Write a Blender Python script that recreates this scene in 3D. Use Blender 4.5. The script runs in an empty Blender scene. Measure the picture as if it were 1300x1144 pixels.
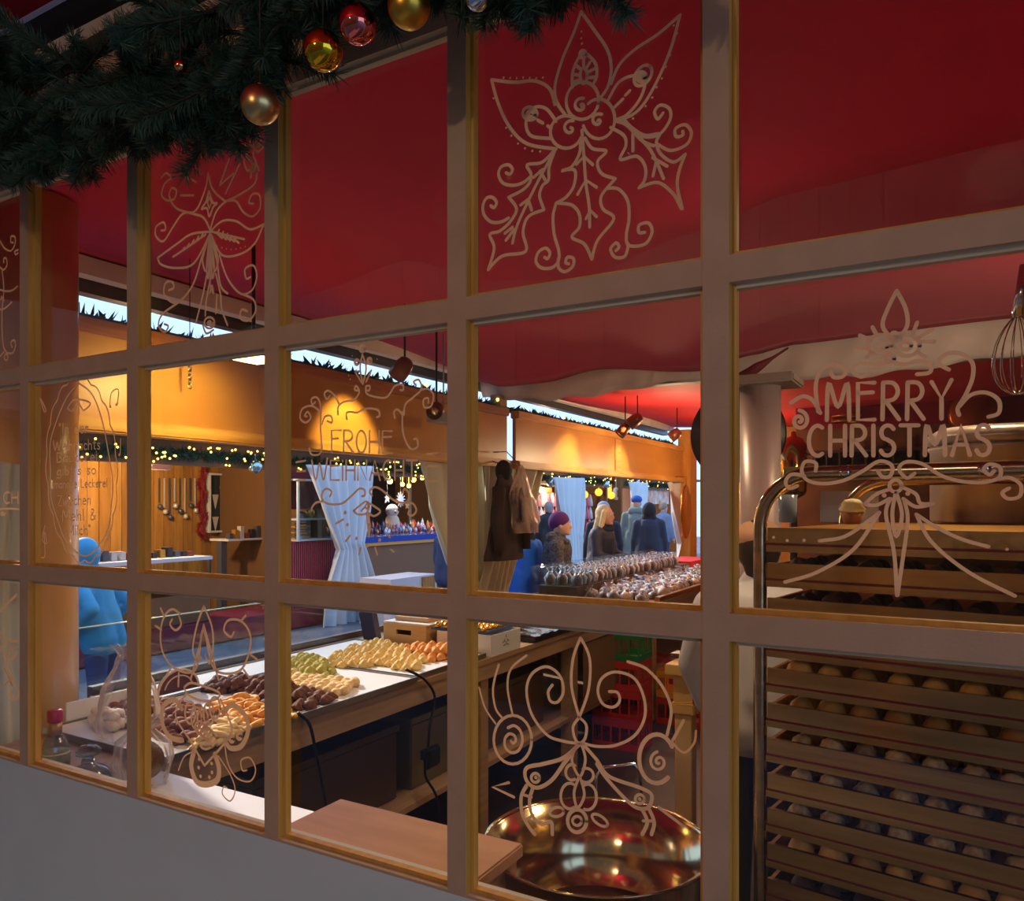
import bpy, math, random
from mathutils import Vector, Matrix, noise
random.seed(7)
sc = bpy.context.scene
col = sc.collection
R = math.radians
# ------------------------------------------------------------------ camera
F = 982.0; CX = 650.0; HY = 642.0
TH = math.atan(560.0 / F); CO = math.cos(TH); SI = math.sin(TH)
CAMY = -1.1; EYE = 1.65
cam_d = bpy.data.cameras.new('camera'); cam = bpy.data.objects.new('camera', cam_d); col.objects.link(cam)
cam.location = (0, CAMY, EYE); cam.rotation_euler = (R(90), 0, TH)
cam_d.sensor_fit = 'HORIZONTAL'; cam_d.sensor_width = 36; cam_d.lens = F / 1300 * 36
cam_d.shift_y = 70 / 1300; cam_d.clip_start = .02; cam_d.clip_end = 300
sc.camera = cam
# ------------------------------------------------------------------ world, sun, exposure
w = bpy.data.worlds.new('world'); sc.world = w; w.use_nodes = True
nt = w.node_tree; nt.nodes.clear()
out = nt.nodes.new('ShaderNodeOutputWorld'); bg = nt.nodes.new('ShaderNodeBackground')
tc = nt.nodes.new('ShaderNodeTexCoord'); sp = nt.nodes.new('ShaderNodeSeparateXYZ'); rp = nt.nodes.new('ShaderNodeValToRGB')
nt.links.new(tc.outputs['Generated'], sp.inputs[0]); nt.links.new(sp.outputs['Z'], rp.inputs[0])
rp.color_ramp.elements[0].position = 0.0; rp.color_ramp.elements[0].color = (.42, .64, .98, 1)
rp.color_ramp.elements[1].position = .7; rp.color_ramp.elements[1].color = (.34, .54, .98, 1)
nt.links.new(rp.outputs[0], bg.inputs[0]); bg.inputs[1].default_value = 1.75
nt.links.new(bg.outputs[0], out.inputs[0])
def lamp(name, kind, loc, energy, color, direction=None, size=.1, blend=.4, angle=60, parent=None):
    d = bpy.data.lights.new(name, kind); o = bpy.data.objects.new(name, d); col.objects.link(o)
    o.location = loc; d.energy = energy; d.color = color
    if kind == 'SUN': d.angle = size
    elif kind == 'AREA': d.size = size
    else: d.shadow_soft_size = size
    if kind == 'SPOT': d.spot_size = R(angle); d.spot_blend = blend
    if direction is not None: o.rotation_euler = Vector(direction).to_track_quat('-Z', 'Y').to_euler()
    return o
lamp('sun', 'SUN', (-20, 8, 15), 4.5, (1, .88, .72), (.84, -.25, -.5), R(1.5))
WARM = (1, .72, .24)
# unseen spot lights added under the stall ceiling, without fixtures
for i, (x, y, e) in enumerate(((-1.3, 1.3, 26), (.1, 1.3, 30), (-1.6, 3.2, 26), (.1, 3.2, 22))):
    lamp('ceiling_fill_light', 'SPOT', (x, y, 2.52), e * 1.1, (1, .72, .42), (0, 0, -1), .07, .8, 150)
for i, (x, y, e) in enumerate(((-2.2, 5.8, 40), (-2.1, 7.6, 34))):
    lamp('rear_fill_light', 'POINT', (x, y, 2.1), e * .7, (1, .68, .38), size=.07)  # unseen point lights added to brighten the rear section, without fixtures
lamp('canopy_lamp_light', 'POINT', (-.9, -2.3, 2.55), 20, (1, .78, .56), size=.03)
lamp('side_fill_light', 'SPOT', (1.5, 2.2, 2.25), 70, (1, .74, .48), (-2.9, 1.9, .42), .06, .8, 75)  # unseen spot added at the right to brighten beam cloth and pot
sc.view_settings.view_transform = 'Standard'; sc.view_settings.look = 'None'
sc.view_settings.exposure = 0.22; sc.view_settings.gamma = 1.0
sc.view_settings.use_curve_mapping = False
# ------------------------------------------------------------------ picking points: pixel of the photograph + a real plane
def _u(px): return (px - CX) / F
def PD(px, py, d):
    u = _u(px); return Vector((d * (-SI + u * CO), CAMY + d * (CO + u * SI), EYE + (HY - py) / F * d))
def PY(px, py, Y): u = _u(px); return PD(px, py, (Y - CAMY) / (CO + u * SI))
def PX(px, py, X): u = _u(px); return PD(px, py, X / (-SI + u * CO))
def PZ(px, py, Z): return PD(px, py, F * (Z - EYE) / (HY - py))
# ------------------------------------------------------------------ materials
def lin(c):
    c = c / 255.0
    return c / 12.92 if c <= .04045 else ((c + .055) / 1.055) ** 2.4
def rgb(r, g, b): return (lin(r), lin(g), lin(b), 1)
MATS = {}
def M(name, c, rough=.6, metal=0, c2=None, scale=8, stretch=(1, 1, 1), bump=0, bscale=None, spec=.4, emit=None, estr=0, trans=0, alpha=1, sheen=0, coat=0, detail=4):
    if name in MATS: return MATS[name]
    m = bpy.data.materials.new(name); m.use_nodes = True; n = m.node_tree; p = n.nodes['Principled BSDF']
    p.inputs['Base Color'].default_value = rgb(*c); p.inputs['Roughness'].default_value = rough; p.inputs['Metallic'].default_value = metal
    p.inputs['Specular IOR Level'].default_value = spec
    p.inputs['Transmission Weight'].default_value = trans; p.inputs['Alpha'].default_value = alpha
    p.inputs['Sheen Weight'].default_value = sheen; p.inputs['Coat Weight'].default_value = coat
    if emit: p.inputs['Emission Color'].default_value = rgb(*emit); p.inputs['Emission Strength'].default_value = estr
    if c2 or bump:
        t = n.nodes.new('ShaderNodeTexCoord'); mp = n.nodes.new('ShaderNodeMapping'); ns = n.nodes.new('ShaderNodeTexNoise')
        mp.inputs['Scale'].default_value = stretch; ns.inputs['Scale'].default_value = scale; ns.inputs['Detail'].default_value = detail
        n.links.new(t.outputs['Object'], mp.inputs[0]); n.links.new(mp.outputs[0], ns.inputs['Vector'])
        if c2:
            r = n.nodes.new('ShaderNodeValToRGB'); r.color_ramp.elements[0].position = .35; r.color_ramp.elements[1].position = .65
            r.color_ramp.elements[0].color = rgb(*c); r.color_ramp.elements[1].color = rgb(*c2)
            n.links.new(ns.outputs[0], r.inputs[0]); n.links.new(r.outputs[0], p.inputs['Base Color'])
        if bump:
            b = n.nodes.new('ShaderNodeBump'); b.inputs['Strength'].default_value = bump; b.inputs['Distance'].default_value = .01
            src = ns
            if bscale:
                src = n.nodes.new('ShaderNodeTexNoise'); src.inputs['Scale'].default_value = bscale; n.links.new(mp.outputs[0], src.inputs['Vector'])
            n.links.new(src.outputs[0], b.inputs['Height']); n.links.new(b.outputs[0], p.inputs['Normal'])
    MATS[name] = m; return m
def glass(name, tint=(255, 255, 255), f0=.035, rough=0):
    m = bpy.data.materials.new(name); m.use_nodes = True; n = m.node_tree; n.nodes.clear()
    o = n.nodes.new('ShaderNodeOutputMaterial'); mx = n.nodes.new('ShaderNodeMixShader'); fr = n.nodes.new('ShaderNodeLayerWeight')
    pw = n.nodes.new('ShaderNodeMath'); pw.operation = 'POWER'; pw.inputs[1].default_value = 5; ma = n.nodes.new('ShaderNodeMath'); ma.operation = 'MULTIPLY_ADD'
    ma.inputs[1].default_value = 1 - f0; ma.inputs[2].default_value = f0; fr.inputs[0].default_value = .5
    tr = n.nodes.new('ShaderNodeBsdfTransparent'); gl = n.nodes.new('ShaderNodeBsdfGlossy')
    tr.inputs[0].default_value = rgb(*tint); gl.inputs['Roughness'].default_value = rough
    n.links.new(fr.outputs['Facing'], pw.inputs[0]); n.links.new(pw.outputs[0], ma.inputs[0]); n.links.new(ma.outputs[0], mx.inputs[0])
    n.links.new(tr.outputs[0], mx.inputs[1]); n.links.new(gl.outputs[0], mx.inputs[2]); n.links.new(mx.outputs[0], o.inputs[0])
    MATS[name] = m; return m
def film(name, c, op=.45, rough=.25):
    """thin clear plastic: part glossy sheet, part see-through, crinkled"""
    m = bpy.data.materials.new(name); m.use_nodes = True; n = m.node_tree; p = n.nodes['Principled BSDF']; o = n.nodes['Material Output']
    p.inputs['Base Color'].default_value = rgb(*c); p.inputs['Roughness'].default_value = rough
    tr = n.nodes.new('ShaderNodeBsdfTransparent'); mx = n.nodes.new('ShaderNodeMixShader'); lw = n.nodes.new('ShaderNodeLayerWeight'); lw.inputs[0].default_value = op
    ns = n.nodes.new('ShaderNodeTexNoise'); ns.inputs['Scale'].default_value = 25; b = n.nodes.new('ShaderNodeBump'); b.inputs['Strength'].default_value = .8
    n.links.new(ns.outputs[0], b.inputs['Height']); n.links.new(b.outputs[0], p.inputs['Normal']); n.links.new(b.outputs[0], lw.inputs['Normal'])
    n.links.new(lw.outputs['Facing'], mx.inputs[0]); n.links.new(tr.outputs[0], mx.inputs[1]); n.links.new(p.outputs[0], mx.inputs[2]); n.links.new(mx.outputs[0], o.inputs[0])
    MATS[name] = m; return m
paint = M('taupe_paint', (182, 146, 112), .55, c2=(190, 153, 119), scale=5, stretch=(3, 3, 3), bump=.06, bscale=60)
panelp = M('panel_paint', (206, 212, 202), .5, c2=(198, 204, 194), scale=2)
pine = M('pine', (214, 158, 70), .45, c2=(196, 138, 54), scale=5, stretch=(9, 9, .8), bump=.08)
pineY = M('pine_long', (222, 170, 88), .45, c2=(198, 138, 58), scale=4, stretch=(9, .7, 9), bump=.08)
ply = M('plywood', (206, 148, 66), .35, c2=(190, 130, 52), scale=2, stretch=(2, .6, 2), bump=.03)
redf = M('red_fabric', (206, 0, 66), .8, c2=(196, 0, 58), scale=1.2, bump=.06, bscale=5, sheen=.1)
redf2 = M('red_fabric_lit', (226, 40, 40), .7, c2=(214, 32, 38), scale=2)  # lighter copy of the red cloth, lamp light put into its colour
whitef = M('white_canvas', (236, 228, 218), .8, c2=(216, 206, 198), scale=3, bump=.3, bscale=9)
dark = M('dark_wood', (58, 40, 32), .5, c2=(44, 30, 24), scale=5, stretch=(1, 4, 1))
paintw = M('window_paint', (244, 206, 166), .7)
n_ = paintw.node_tree; p_ = n_.nodes['Principled BSDF']; tl_ = n_.nodes.new('ShaderNodeBsdfTranslucent'); tl_.inputs[0].default_value = rgb(244, 200, 150); mx_ = n_.nodes.new('ShaderNodeMixShader'); mx_.inputs[0].default_value = .4
n_.links.new(p_.outputs[0], mx_.inputs[1]); n_.links.new(tl_.outputs[0], mx_.inputs[2]); n_.links.new(mx_.outputs[0], n_.nodes['Material Output'].inputs[0])
gl_pane = glass('clear_glass')
steel = M('steel', (176, 168, 152), .22, 1, c2=(160, 150, 134), scale=6, stretch=(.5, .5, 12))
chrome = M('chrome', (200, 200, 200), .08, 1)
black = M('black_plastic', (20, 18, 18), .4)
blackcloth = M('black_cloth', (24, 24, 30), .8)
white = M('white_paper', (236, 234, 230), .6)
whitebox = M('white_card', (214, 214, 212), .5)
# ------------------------------------------------------------------ mesh builder
class MB:
    def __init__(s): s.v = []; s.f = []; s.m = []; s.sm = []
    def add(s, vs, fs, mi=0, smooth=False):
        b = len(s.v); s.v += [Vector(p) for p in vs]
        for f in fs: s.f.append([i + b for i in f]); s.m.append(mi); s.sm.append(smooth)
        return s
    def box(s, x0, x1, y0, y1, z0, z1, mi=0, T=None, bev=0):
        if bev: return s.bbox(x0, x1, y0, y1, z0, z1, mi, T, bev)
        vs = [Vector((x, y, z)) for x in (x0, x1) for y in (y0, y1) for z in (z0, z1)]
        if T: vs = [T @ p for p in vs]
        return s.add(vs, [(0, 1, 3, 2), (4, 6, 7, 5), (0, 4, 5, 1), (2, 3, 7, 6), (0, 2, 6, 4), (1, 5, 7, 3)], mi)
    def bbox(s, x0, x1, y0, y1, z0, z1, mi, T, b):
        import bmesh
        bm = bmesh.new(); bmesh.ops.create_cube(bm, size=1)
        for v in bm.verts: v.co = Vector(((x0 + x1) / 2 + v.co.x * (x1 - x0), (y0 + y1) / 2 + v.co.y * (y1 - y0), (z0 + z1) / 2 + v.co.z * (z1 - z0)))
        bmesh.ops.bevel(bm, geom=bm.edges[:], offset=b, segments=2, affect='EDGES')
        vs = [T @ v.co if T else v.co.copy() for v in bm.verts]; fs = [[v.index for v in f.verts] for f in bm.faces]; bm.free()
        return s.add(vs, fs, mi)
    def lathe(s, prof, c=(0, 0, 0), n=20, mi=0, T=None, smooth=True, ax='Z', wob=None):
        vs = []; fs = []; c = Vector(c)
        for k, (r, z) in enumerate(prof):
            for i in range(n):
                a = 2 * math.pi * i / n; rr = r * (wob(a, k) if wob else 1)
                p = Vector((rr * math.cos(a), rr * math.sin(a), z))
                if ax == 'X': p = Vector((p.z, p.x, p.y))
                elif ax == 'Y': p = Vector((p.x, p.z, p.y))
                if T: p = T @ p
                vs.append(c + p)
        for k in range(len(prof) - 1):
            for i in range(n): j = (i + 1) % n; fs.append((k * n + i, k * n + j, k * n + n + j, k * n + n + i))
        if prof[0][0] > 1e-4: fs.append(tuple(reversed(range(n))))
        if prof[-1][0] > 1e-4: fs.append(tuple(range((len(prof) - 1) * n, len(prof) * n)))
        return s.add(vs, fs, mi, smooth)
    def ball(s, c, r, n=12, m=8, mi=0, sc=(1, 1, 1), T=None):
        pr = [(r * math.sin(math.pi * k / m), -r * math.cos(math.pi * k / m)) for k in range(m + 1)]
        pr[0] = (r * .02, -r); pr[-1] = (r * .02, r)
        S = Matrix.Diagonal((sc[0], sc[1], sc[2])).to_4x4()
        return s.lathe(pr, c, n, mi, (T @ S) if T else S)
    def tube(s, pts, r, n=8, mi=0, closed=False, smooth=True):
        pts = [Vector(p) for p in pts]; N = len(pts); vs = []; fs = []
        rs = r if isinstance(r, (list, tuple)) else [r] * N
        up = Vector((0, 0, 1)); prev = None
        for i, p in enumerate(pts):
            a = pts[i - 1] if (i > 0 or closed) else p; b = pts[(i + 1) % N] if (i < N - 1 or closed) else p
            t = (b - a).normalized() if (b - a).length > 1e-9 else Vector((0, 0, 1))
            if prev is None:
                x = t.cross(up); x = t.cross(Vector((1, 0, 0))) if x.length < .1 else x
            else: x = prev - t * prev.dot(t)
            x.normalize(); prev = x; y = t.cross(x)
            for k in range(n): q = 2 * math.pi * k / n; vs.append(p + (x * math.cos(q) + y * math.sin(q)) * rs[i])
        for i in range(N if closed else N - 1):
            j = (i + 1) % N
            for k in range(n): l = (k + 1) % n; fs.append((i * n + k, i * n + l, j * n + l, j * n + k))
        if not closed: fs.append(tuple(reversed(range(n)))); fs.append(tuple(range((N - 1) * n, N * n)))
        return s.add(vs, fs, mi, smooth)
    def grid(s, fn, nu, nv, mi=0, smooth=True):
        vs = [fn(i / nu, j / nv) for j in range(nv + 1) for i in range(nu + 1)]
        fs = [(j * (nu + 1) + i, j * (nu + 1) + i + 1, (j + 1) * (nu + 1) + i + 1, (j + 1) * (nu + 1) + i) for j in range(nv) for i in range(nu)]
        return s.add(vs, fs, mi, smooth)
    def prism(s, pts, off, mi=0):
        off = Vector(off); n = len(pts); a = [Vector(p) for p in pts]
        vs = a + [p + off for p in a]
        fs = [tuple(range(n)), tuple(reversed(range(n, 2 * n)))] + [(i, n + i, n + (i + 1) % n, (i + 1) % n) for i in range(n)]
        return s.add(vs, fs, mi)
    def build(s, name, mat, parent=None, label=None, cat=None, group=None, kind=None, centre=True, solid=0, loc=None):
        me = bpy.data.meshes.new(name)
        off = Vector((0, 0, 0))
        if parent is not None:
            r = parent
            while r.parent is not None: r = r.parent
            off = r.location.copy()
        elif centre and s.v:
            xs = [p.x for p in s.v]; ys = [p.y for p in s.v]; zs = [p.z for p in s.v]
            off = Vector(((min(xs) + max(xs)) / 2, (min(ys) + max(ys)) / 2, min(zs)))
        me.from_pydata([p - off for p in s.v], [], s.f)
        me.polygons.foreach_set('material_index', s.m); me.polygons.foreach_set('use_smooth', s.sm)
        for m in (mat if isinstance(mat, (list, tuple)) else [mat]): me.materials.append(m)
        me.update()
        o = bpy.data.objects.new(name, me); col.objects.link(o)
        if parent is not None: o.parent = parent
        else: o.location = off
        if solid:
            md = o.modifiers.new('solid', 'SOLIDIFY'); md.thickness = solid; md.offset = 0
        tag(o, label, cat, group, kind)
        return o
def tag(o, label=None, cat=None, group=None, kind=None):
    if label: o['label'] = label
    if cat: o['category'] = cat
    if group: o['group'] = group
    if kind: o['kind'] = kind
    return o
def thing(name, label, cat, loc=(0, 0, 0), rz=0, group=None, kind=None):
    o = bpy.data.objects.new(name, None); col.objects.link(o); o.location = loc; o.rotation_euler = (0, 0, rz); o.empty_display_size = .1
    return tag(o, label, cat, group, kind)
def dup(o, loc=None, rz=None, label=None, group=None, scale=None, parent=None, rot=None):
    c = o.copy(); col.objects.link(c)
    if parent is not None: c.parent = parent
    if loc is not None: c.location = loc
    if rz is not None: c.rotation_euler = (0, 0, rz)
    if rot is not None: c.rotation_euler = rot
    if scale is not None: c.scale = scale if not isinstance(scale, (int, float)) else (scale,) * 3
    if label: c['label'] = label
    if group: c['group'] = group
    for ch in list(o.children): dup(ch, parent=c)
    return c
def cat_rom(pts, k=5):
    if len(pts) < 3: return list(pts)
    P = [pts[0]] + list(pts) + [pts[-1]]; r = []
    for i in range(1, len(P) - 2):
        a, b, c, d = P[i - 1], P[i], P[i + 1], P[i + 2]
        for t in range(k):
            t /= k
            r.append(tuple(.5 * ((2 * b[q]) + (-a[q] + c[q]) * t + (2 * a[q] - 5 * b[q] + 4 * c[q] - d[q]) * t * t + (-a[q] + 3 * b[q] - 3 * c[q] + d[q]) * t ** 3) for q in range(len(b))))
    r.append(tuple(pts[-1])); return r
def interp(rows, t):
    """smooth interpolation in a list of tuples at t in 0..1"""
    n = len(rows) - 1; x = min(max(t * n, 0), n - 1e-6); i = int(x); f = x - i; f = f * f * (3 - 2 * f)
    return [rows[i][q] * (1 - f) + rows[i + 1][q] * f for q in range(len(rows[0]))]
# ================================================================== SETTING
GY = .029                                   # front of the glass
def structure(o, label=None): o['kind'] = 'structure'; return o
MB().box(-30, 12, -8, 40, -.2, -.02).build('ground', M('street', (120, 124, 132), .7, c2=(96, 100, 108), scale=1.5, bump=.2, bscale=30), kind='structure')
MB().box(-3.1, 2.6, 0.02, 9.1, -.02, 0).build('floor', M('floor', (62, 46, 38), .45, c2=(48, 36, 30), scale=3, stretch=(1, 4, 1)), kind='structure')
MB().box(-3.1, 2.6, -3.0, .02, -.02, 0).build('floor_outside', M('paving', (110, 108, 106), .8), kind='structure')
MB().box(-3.1, 2.6, 0, .06, 0, .985).build('wall_front', panelp, kind='structure')
MB().box(-3.1, 2.6, 0, .06, 2.514, 2.80).build('trim_1', paint, kind='structure')
MB().box(-3.1, -2.534, 0, .06, .985, 2.514).box(.611, 2.6, 0, .06, .985, 2.514).build('trim_2', paint, kind='structure')
MB().box(2.5, 2.56, .06, 9.0, 0, 2.9).build('wall_right', ply, kind='structure')
# near ceiling: hanging red cloth, its far edge sags in front of the cross beam
edge = [(606, 484), (640, 491), (690, 486), (760, 469), (892, 471), (950, 452), (1010, 437), (1150, 420), (1300, 402)]
EP = [PY(a, b, 4.14) for a, b in edge]
def edge_z(x):
    if x <= EP[0].x: return EP[0].z + (2.74 - EP[0].z) * min(1, (EP[0].x - x) / .15)
    for a, b in zip(EP, EP[1:]):
        if x <= b.x: f = (x - a.x) / (b.x - a.x); f = f * f * (3 - 2 * f); return a.z * (1 - f) + b.z * f
    return EP[-1].z
def ceil_fn(u, v):
    x = -3.3 + u * 5.75; y = .07 + v * 4.07
    z = 2.745 - .05 * math.sin(math.pi * v) * math.sin(math.pi * min(1, u * 1.15)) ** 2
    t = max(0, (v - .55) / .45) ** 2
    z = z * (1 - t) + edge_z(x) * t + .006 * math.sin(x * 5 + y * 2) * u
    return Vector((x, y, z))
MB().grid(ceil_fn, 60, 30).build('ceiling', redf, kind='structure', solid=.004)
def ceil2(u, v):
    x = -3.3 + u * 5.75; y = 4.34 + v * 4.7
    return Vector((x, y, 2.70 - .10 * math.sin(math.pi * u) - .03 * math.sin(v * 6)))
MB().grid(ceil2, 30, 20).build('ceiling_rear', redf2, kind='structure', solid=.004)
MB().box(-3.55, 2.6, -.02, 9.1, 2.86, 2.90).build('roof', M('roof', (70, 60, 58), .8), kind='structure')
# outdoor canopy over the camera, dark red cloth
CE = [(-5.2, 3.0), (-4.4, 2.90), (-3.6, 3.07), (-2.96, 3.16), (-2.2, 2.93), (-1.75, 2.88), (-1.1, 3.02), (-.67, 3.12), (.25, 3.16), (1.2, 3.02), (2.0, 2.90), (2.8, 3.0)]
def can(u, v):
    x = -5.1 + 7.7 * u; z = 2.9
    for (p, q), (r, s_) in zip(CE, CE[1:]):
        if p <= x <= r: f = (x - p) / (r - p); f = f * f * (3 - 2 * f); z = q + (s_ - q) * f
    return Vector((x, -.04 - 2.6 * v, 2.86 * (1 - v) + z * v))
MB().grid(can, 60, 6).build('canopy', M('canopy_cloth', (205, 16, 60), .8), kind='structure', solid=.01)
nb = thing('neighbour_stall', 'brown plank side of the neighbouring stall, unseen behind the viewer', 'stall', (-1, -4.6, 0))  # unseen wall, raised to keep sky out of the pane reflections
nw = M('neighbour_wood', (128, 94, 62), .6, c2=(110, 78, 50), scale=3, stretch=(6, 6, .6))
MB().box(-13, -12, -14, 1.5, 0, 13).build('unseen_house_wall', M('render_wall', (132, 112, 92), .8, c2=(120, 100, 82), scale=1), label='unseen tall brown house wall, added to block sky in the pane reflections', cat='building')  # unseen wall added to block reflected sky in the left panes
for i in range(48): MB().box(-6.0 + i * .2, -6.0 + i * .2 + .194, -4.56, -4.53 + .006 * (i % 2), 0, 4.6).build('plank', nw, nb)
MB().box(-6.05, 3.6, -4.75, -4.561, 0, 4.7).build('backing', nw, nb)
# white beam along the street side, dark beam and awning box outside it
MB().box(-3.34, -3.27, .06, 9.05, 2.655, 2.735).build('trim_3', whitef, kind='structure')
MB().box(-3.43, -3.36, .06, 9.05, 2.60, 2.69).box(-3.41, -3.39, .06, 9.05, 2.6901, 2.86).build('trim_4', M('dark_beam', (66, 70, 74), .35, .3), kind='structure')
# white cloth wrapped over the cross beam
def wrap(u, v):
    x = -3.28 + 5.7 * u; a = v * 1.0
    top = 2.75; bot = 2.49 + .03 * math.sin(x * 3.1) + .012 * math.sin(x * 17)
    return Vector((x, 4.18 - .03 * math.sin(a * math.pi) - .012 * math.sin(x * 23 + v * 3) * v, top * (1 - v) + bot * v))
MB().grid(wrap, 160, 8).build('beam_cloth', whitef, label='off-white canvas wrapped over the cross beam under the ceiling', cat='cloth', solid=.006)
MB().box(-3.2, 2.5, 4.24, 4.34, 2.52, 2.70).build('cross_beam', M('beam', (150, 140, 128), .6), kind='structure')
# partition at the back right: crimson cloth over wood, wood wall behind everything
MB().box(-1.36, 2.5, 7.0, 7.05, 2.40, 2.86).build('wall_back_upper', M('crimson', (150, 8, 40), .8, c2=(120, 6, 32), scale=2), kind='structure')
MB().box(-1.36, 2.5, 7.0, 7.05, 0, 2.40).build('wall_back', M('brown_ply', (128, 84, 48), .5, c2=(100, 66, 40), scale=3), kind='structure')
MB().box(-2.9, 2.5, 9.0, 9.05, 0, 2.9).build('wall_end', ply, kind='structure')
pf = [PX(862, 575, -3.0), PX(892, 575, -3.0)]
MB().box(-3.06, -2.9, 8.55, 8.85, 0, 2.62, bev=.008).build('corner_post', pine, label='honey-coloured square wooden post at the far end of the golden valance', cat='post')
# ---------------------------------------------------------------- the gridded window
win = thing('window_1', None, None, (0, 0, 0), kind='structure')
PITCH = .4428; XL = [-.3125 - PITCH * k for k in range(5, -3, -1)]        # left edge of each mullion
MW = .038; RH = .0195
RZ = [(.985, .99), (1.478 - RH, 1.478 + RH), (1.985 - RH, 1.985 + RH), (2.475, 2.514)]
for i, x in enumerate(XL):
    b = MB(); b.box(x, x + MW, 0, .035, .985, 2.514, 1)
    b.f = b.f; b.m = [1] * 6
    b.m[2] = 0                                              # the street face is painted
    b.build('mullion', [paint, pine], win)
for k, (z0, z1) in enumerate(RZ):
    for i, x in enumerate(XL[:-1]):
        b = MB(); b.box(x + MW, x + PITCH, .0005, .035, z0, z1, 1); b.m[2] = 0
        b.build('rail', [paint, M('pine_daylit', (206, 182, 150), .5, c2=(186, 160, 128), scale=5, stretch=(1, 9, 9)) if k != 1 else pineY], win)  # same pine, painted paler for cool daylight on the rail undersides
PANES = {}
for i, x in enumerate(XL[:-1]):
    for k in range(3):
        z0 = RZ[k][1]; z1 = RZ[k + 1][0]; a = x + MW; c = x + PITCH
        p = MB().box(a + .002, c - .002, GY, GY + .003, z0 + .002, z1 - .002).build('pane', gl_pane, win)
        PANES[(i, k)] = p
        bd = .007; b = MB()
        b.box(a, a + bd, .014, GY - .001, z0, z1).box(c - bd, c, .014, GY - .001, z0, z1, 0)
        b.box(a + bd, c - bd, .014, GY - .001, z1 - bd, z1, 1).box(a + bd, c - bd, .014, GY - .001, z0, z0 + bd, 0)
        b.build('glazing_bead', [pine, M('pine_daylit', (206, 182, 150))], p)  # upper bead takes the paler pine with daylight in its colour
# ---------------------------------------------------------------- valance and counter along the street side
v = thing('wooden_valance', 'long golden plywood valance above the serving hatch, lit by spotlights', 'valance', (-3.0, .62, 1.95))
def vseg(y0, y1):
    MB().box(-3.03, -3.0, y0, y1, 1.99, 2.34).build('valance_board', ply, v)
vseg(.62, 1.75); vseg(1.76, 4.08); vseg(4.22, 6.3); vseg(6.31, 8.55)
MB().box(-3.05, -2.975, .62, 4.08, 2.34, 2.40, bev=.006).build('top_rail', M('red_pine', (186, 116, 62), .5, c2=(164, 98, 50), scale=5, stretch=(9, .7, 9)), v)
MB().box(-3.05, -2.975, 4.22, 8.55, 2.34, 2.40, bev=.006).build('top_rail', pineY, v)
MB().box(-3.06, -2.965, .62, 4.08, 1.945, 2.005, bev=.008).build('bottom_rail', pineY, v)
MB().box(-3.06, -2.965, 4.22, 8.55, 1.945, 2.005, bev=.008).build('bottom_rail', pineY, v)
MB().box(-3.0, -2.99, 1.62, 1.75, 2.01, 2.33).build('batten', ply, v)
MB().box(-3.0, -2.99, 6.28, 6.42, 2.01, 2.33).build('batten', pineY, v)
MB().box(-3.16, -3.07, 4.09, 4.21, 0, 2.52, bev=.006).build('hatch_post', M('grey_post', (150, 140, 118), .4), label='slim grey-beige post between the two halves of the serving hatch', cat='post')
pil = MB().lathe([(.165, 0), (.165, 2.73)], (-2.86, .43, 0), 48).build('round_column', M('tan_laminate', (208, 160, 106), .35, c2=(200, 150, 98), scale=1.5, coat=.15), label='glossy tan round column at the left corner of the stall', cat='column')
# counter: worktop, legs, shelf
ct = thing('serving_counter', 'long pale wooden serving counter along the hatch', 'counter', (-2.45, .55, 0))
wt = M('counter_wood', (168, 136, 104), .5, c2=(150, 120, 90), scale=4, stretch=(9, .7, 9))
MB().box(-2.95, -1.98, .72, 8.4, .875, .90).box(-2.59, -1.98, .08, .7199, .875, .90).build('worktop', wt, ct)
MB().box(-2.02, -1.985, .12, 8.4, .80, .874).build('apron', wt, ct)
MB().box(-2.90, -2.02, .74, 8.4, .34, .365).build('lower_shelf', wt, ct)
for y in (.2, 2.1, 3.15, 4.6, 6.1, 7.6, 8.3):
    MB().box(-2.08, -2.0, y, y + .07, 0, .799).build('leg', wt, ct)
    MB().box(-2.93, -2.86, max(y, .75), max(y, .75) + .07, 0, .874).build('leg', wt, ct)
MB().box(-3.0, -2.965, .74, 4.05, 0, .93).box(-3.0, -2.965, 4.25, 8.4, 0, .93).build('front_panel', M('front_panel', (92, 60, 44), .5), ct)
MB().box(-2.0, -1.99, 3.3, 4.5, .38, .79).build('cupboard_panel', M('cup', (120, 92, 62), .5), ct)
# glass guard on the street side of the counter
gg = thing('glass_guard', 'clear glass sneeze guard along the street edge of the cookie counter', 'glass guard', (-2.86, .62, .90))
MB().box(-2.868, -2.860, .62, 2.42, .9005, 1.185).build('glass_panel', glass('guard_glass', (235, 245, 250)), gg)
MB().box(-2.869, -2.859, .62, 2.42, 1.185, 1.189).build('edge', M('glass_edge', (180, 220, 225), .2), gg)
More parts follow.
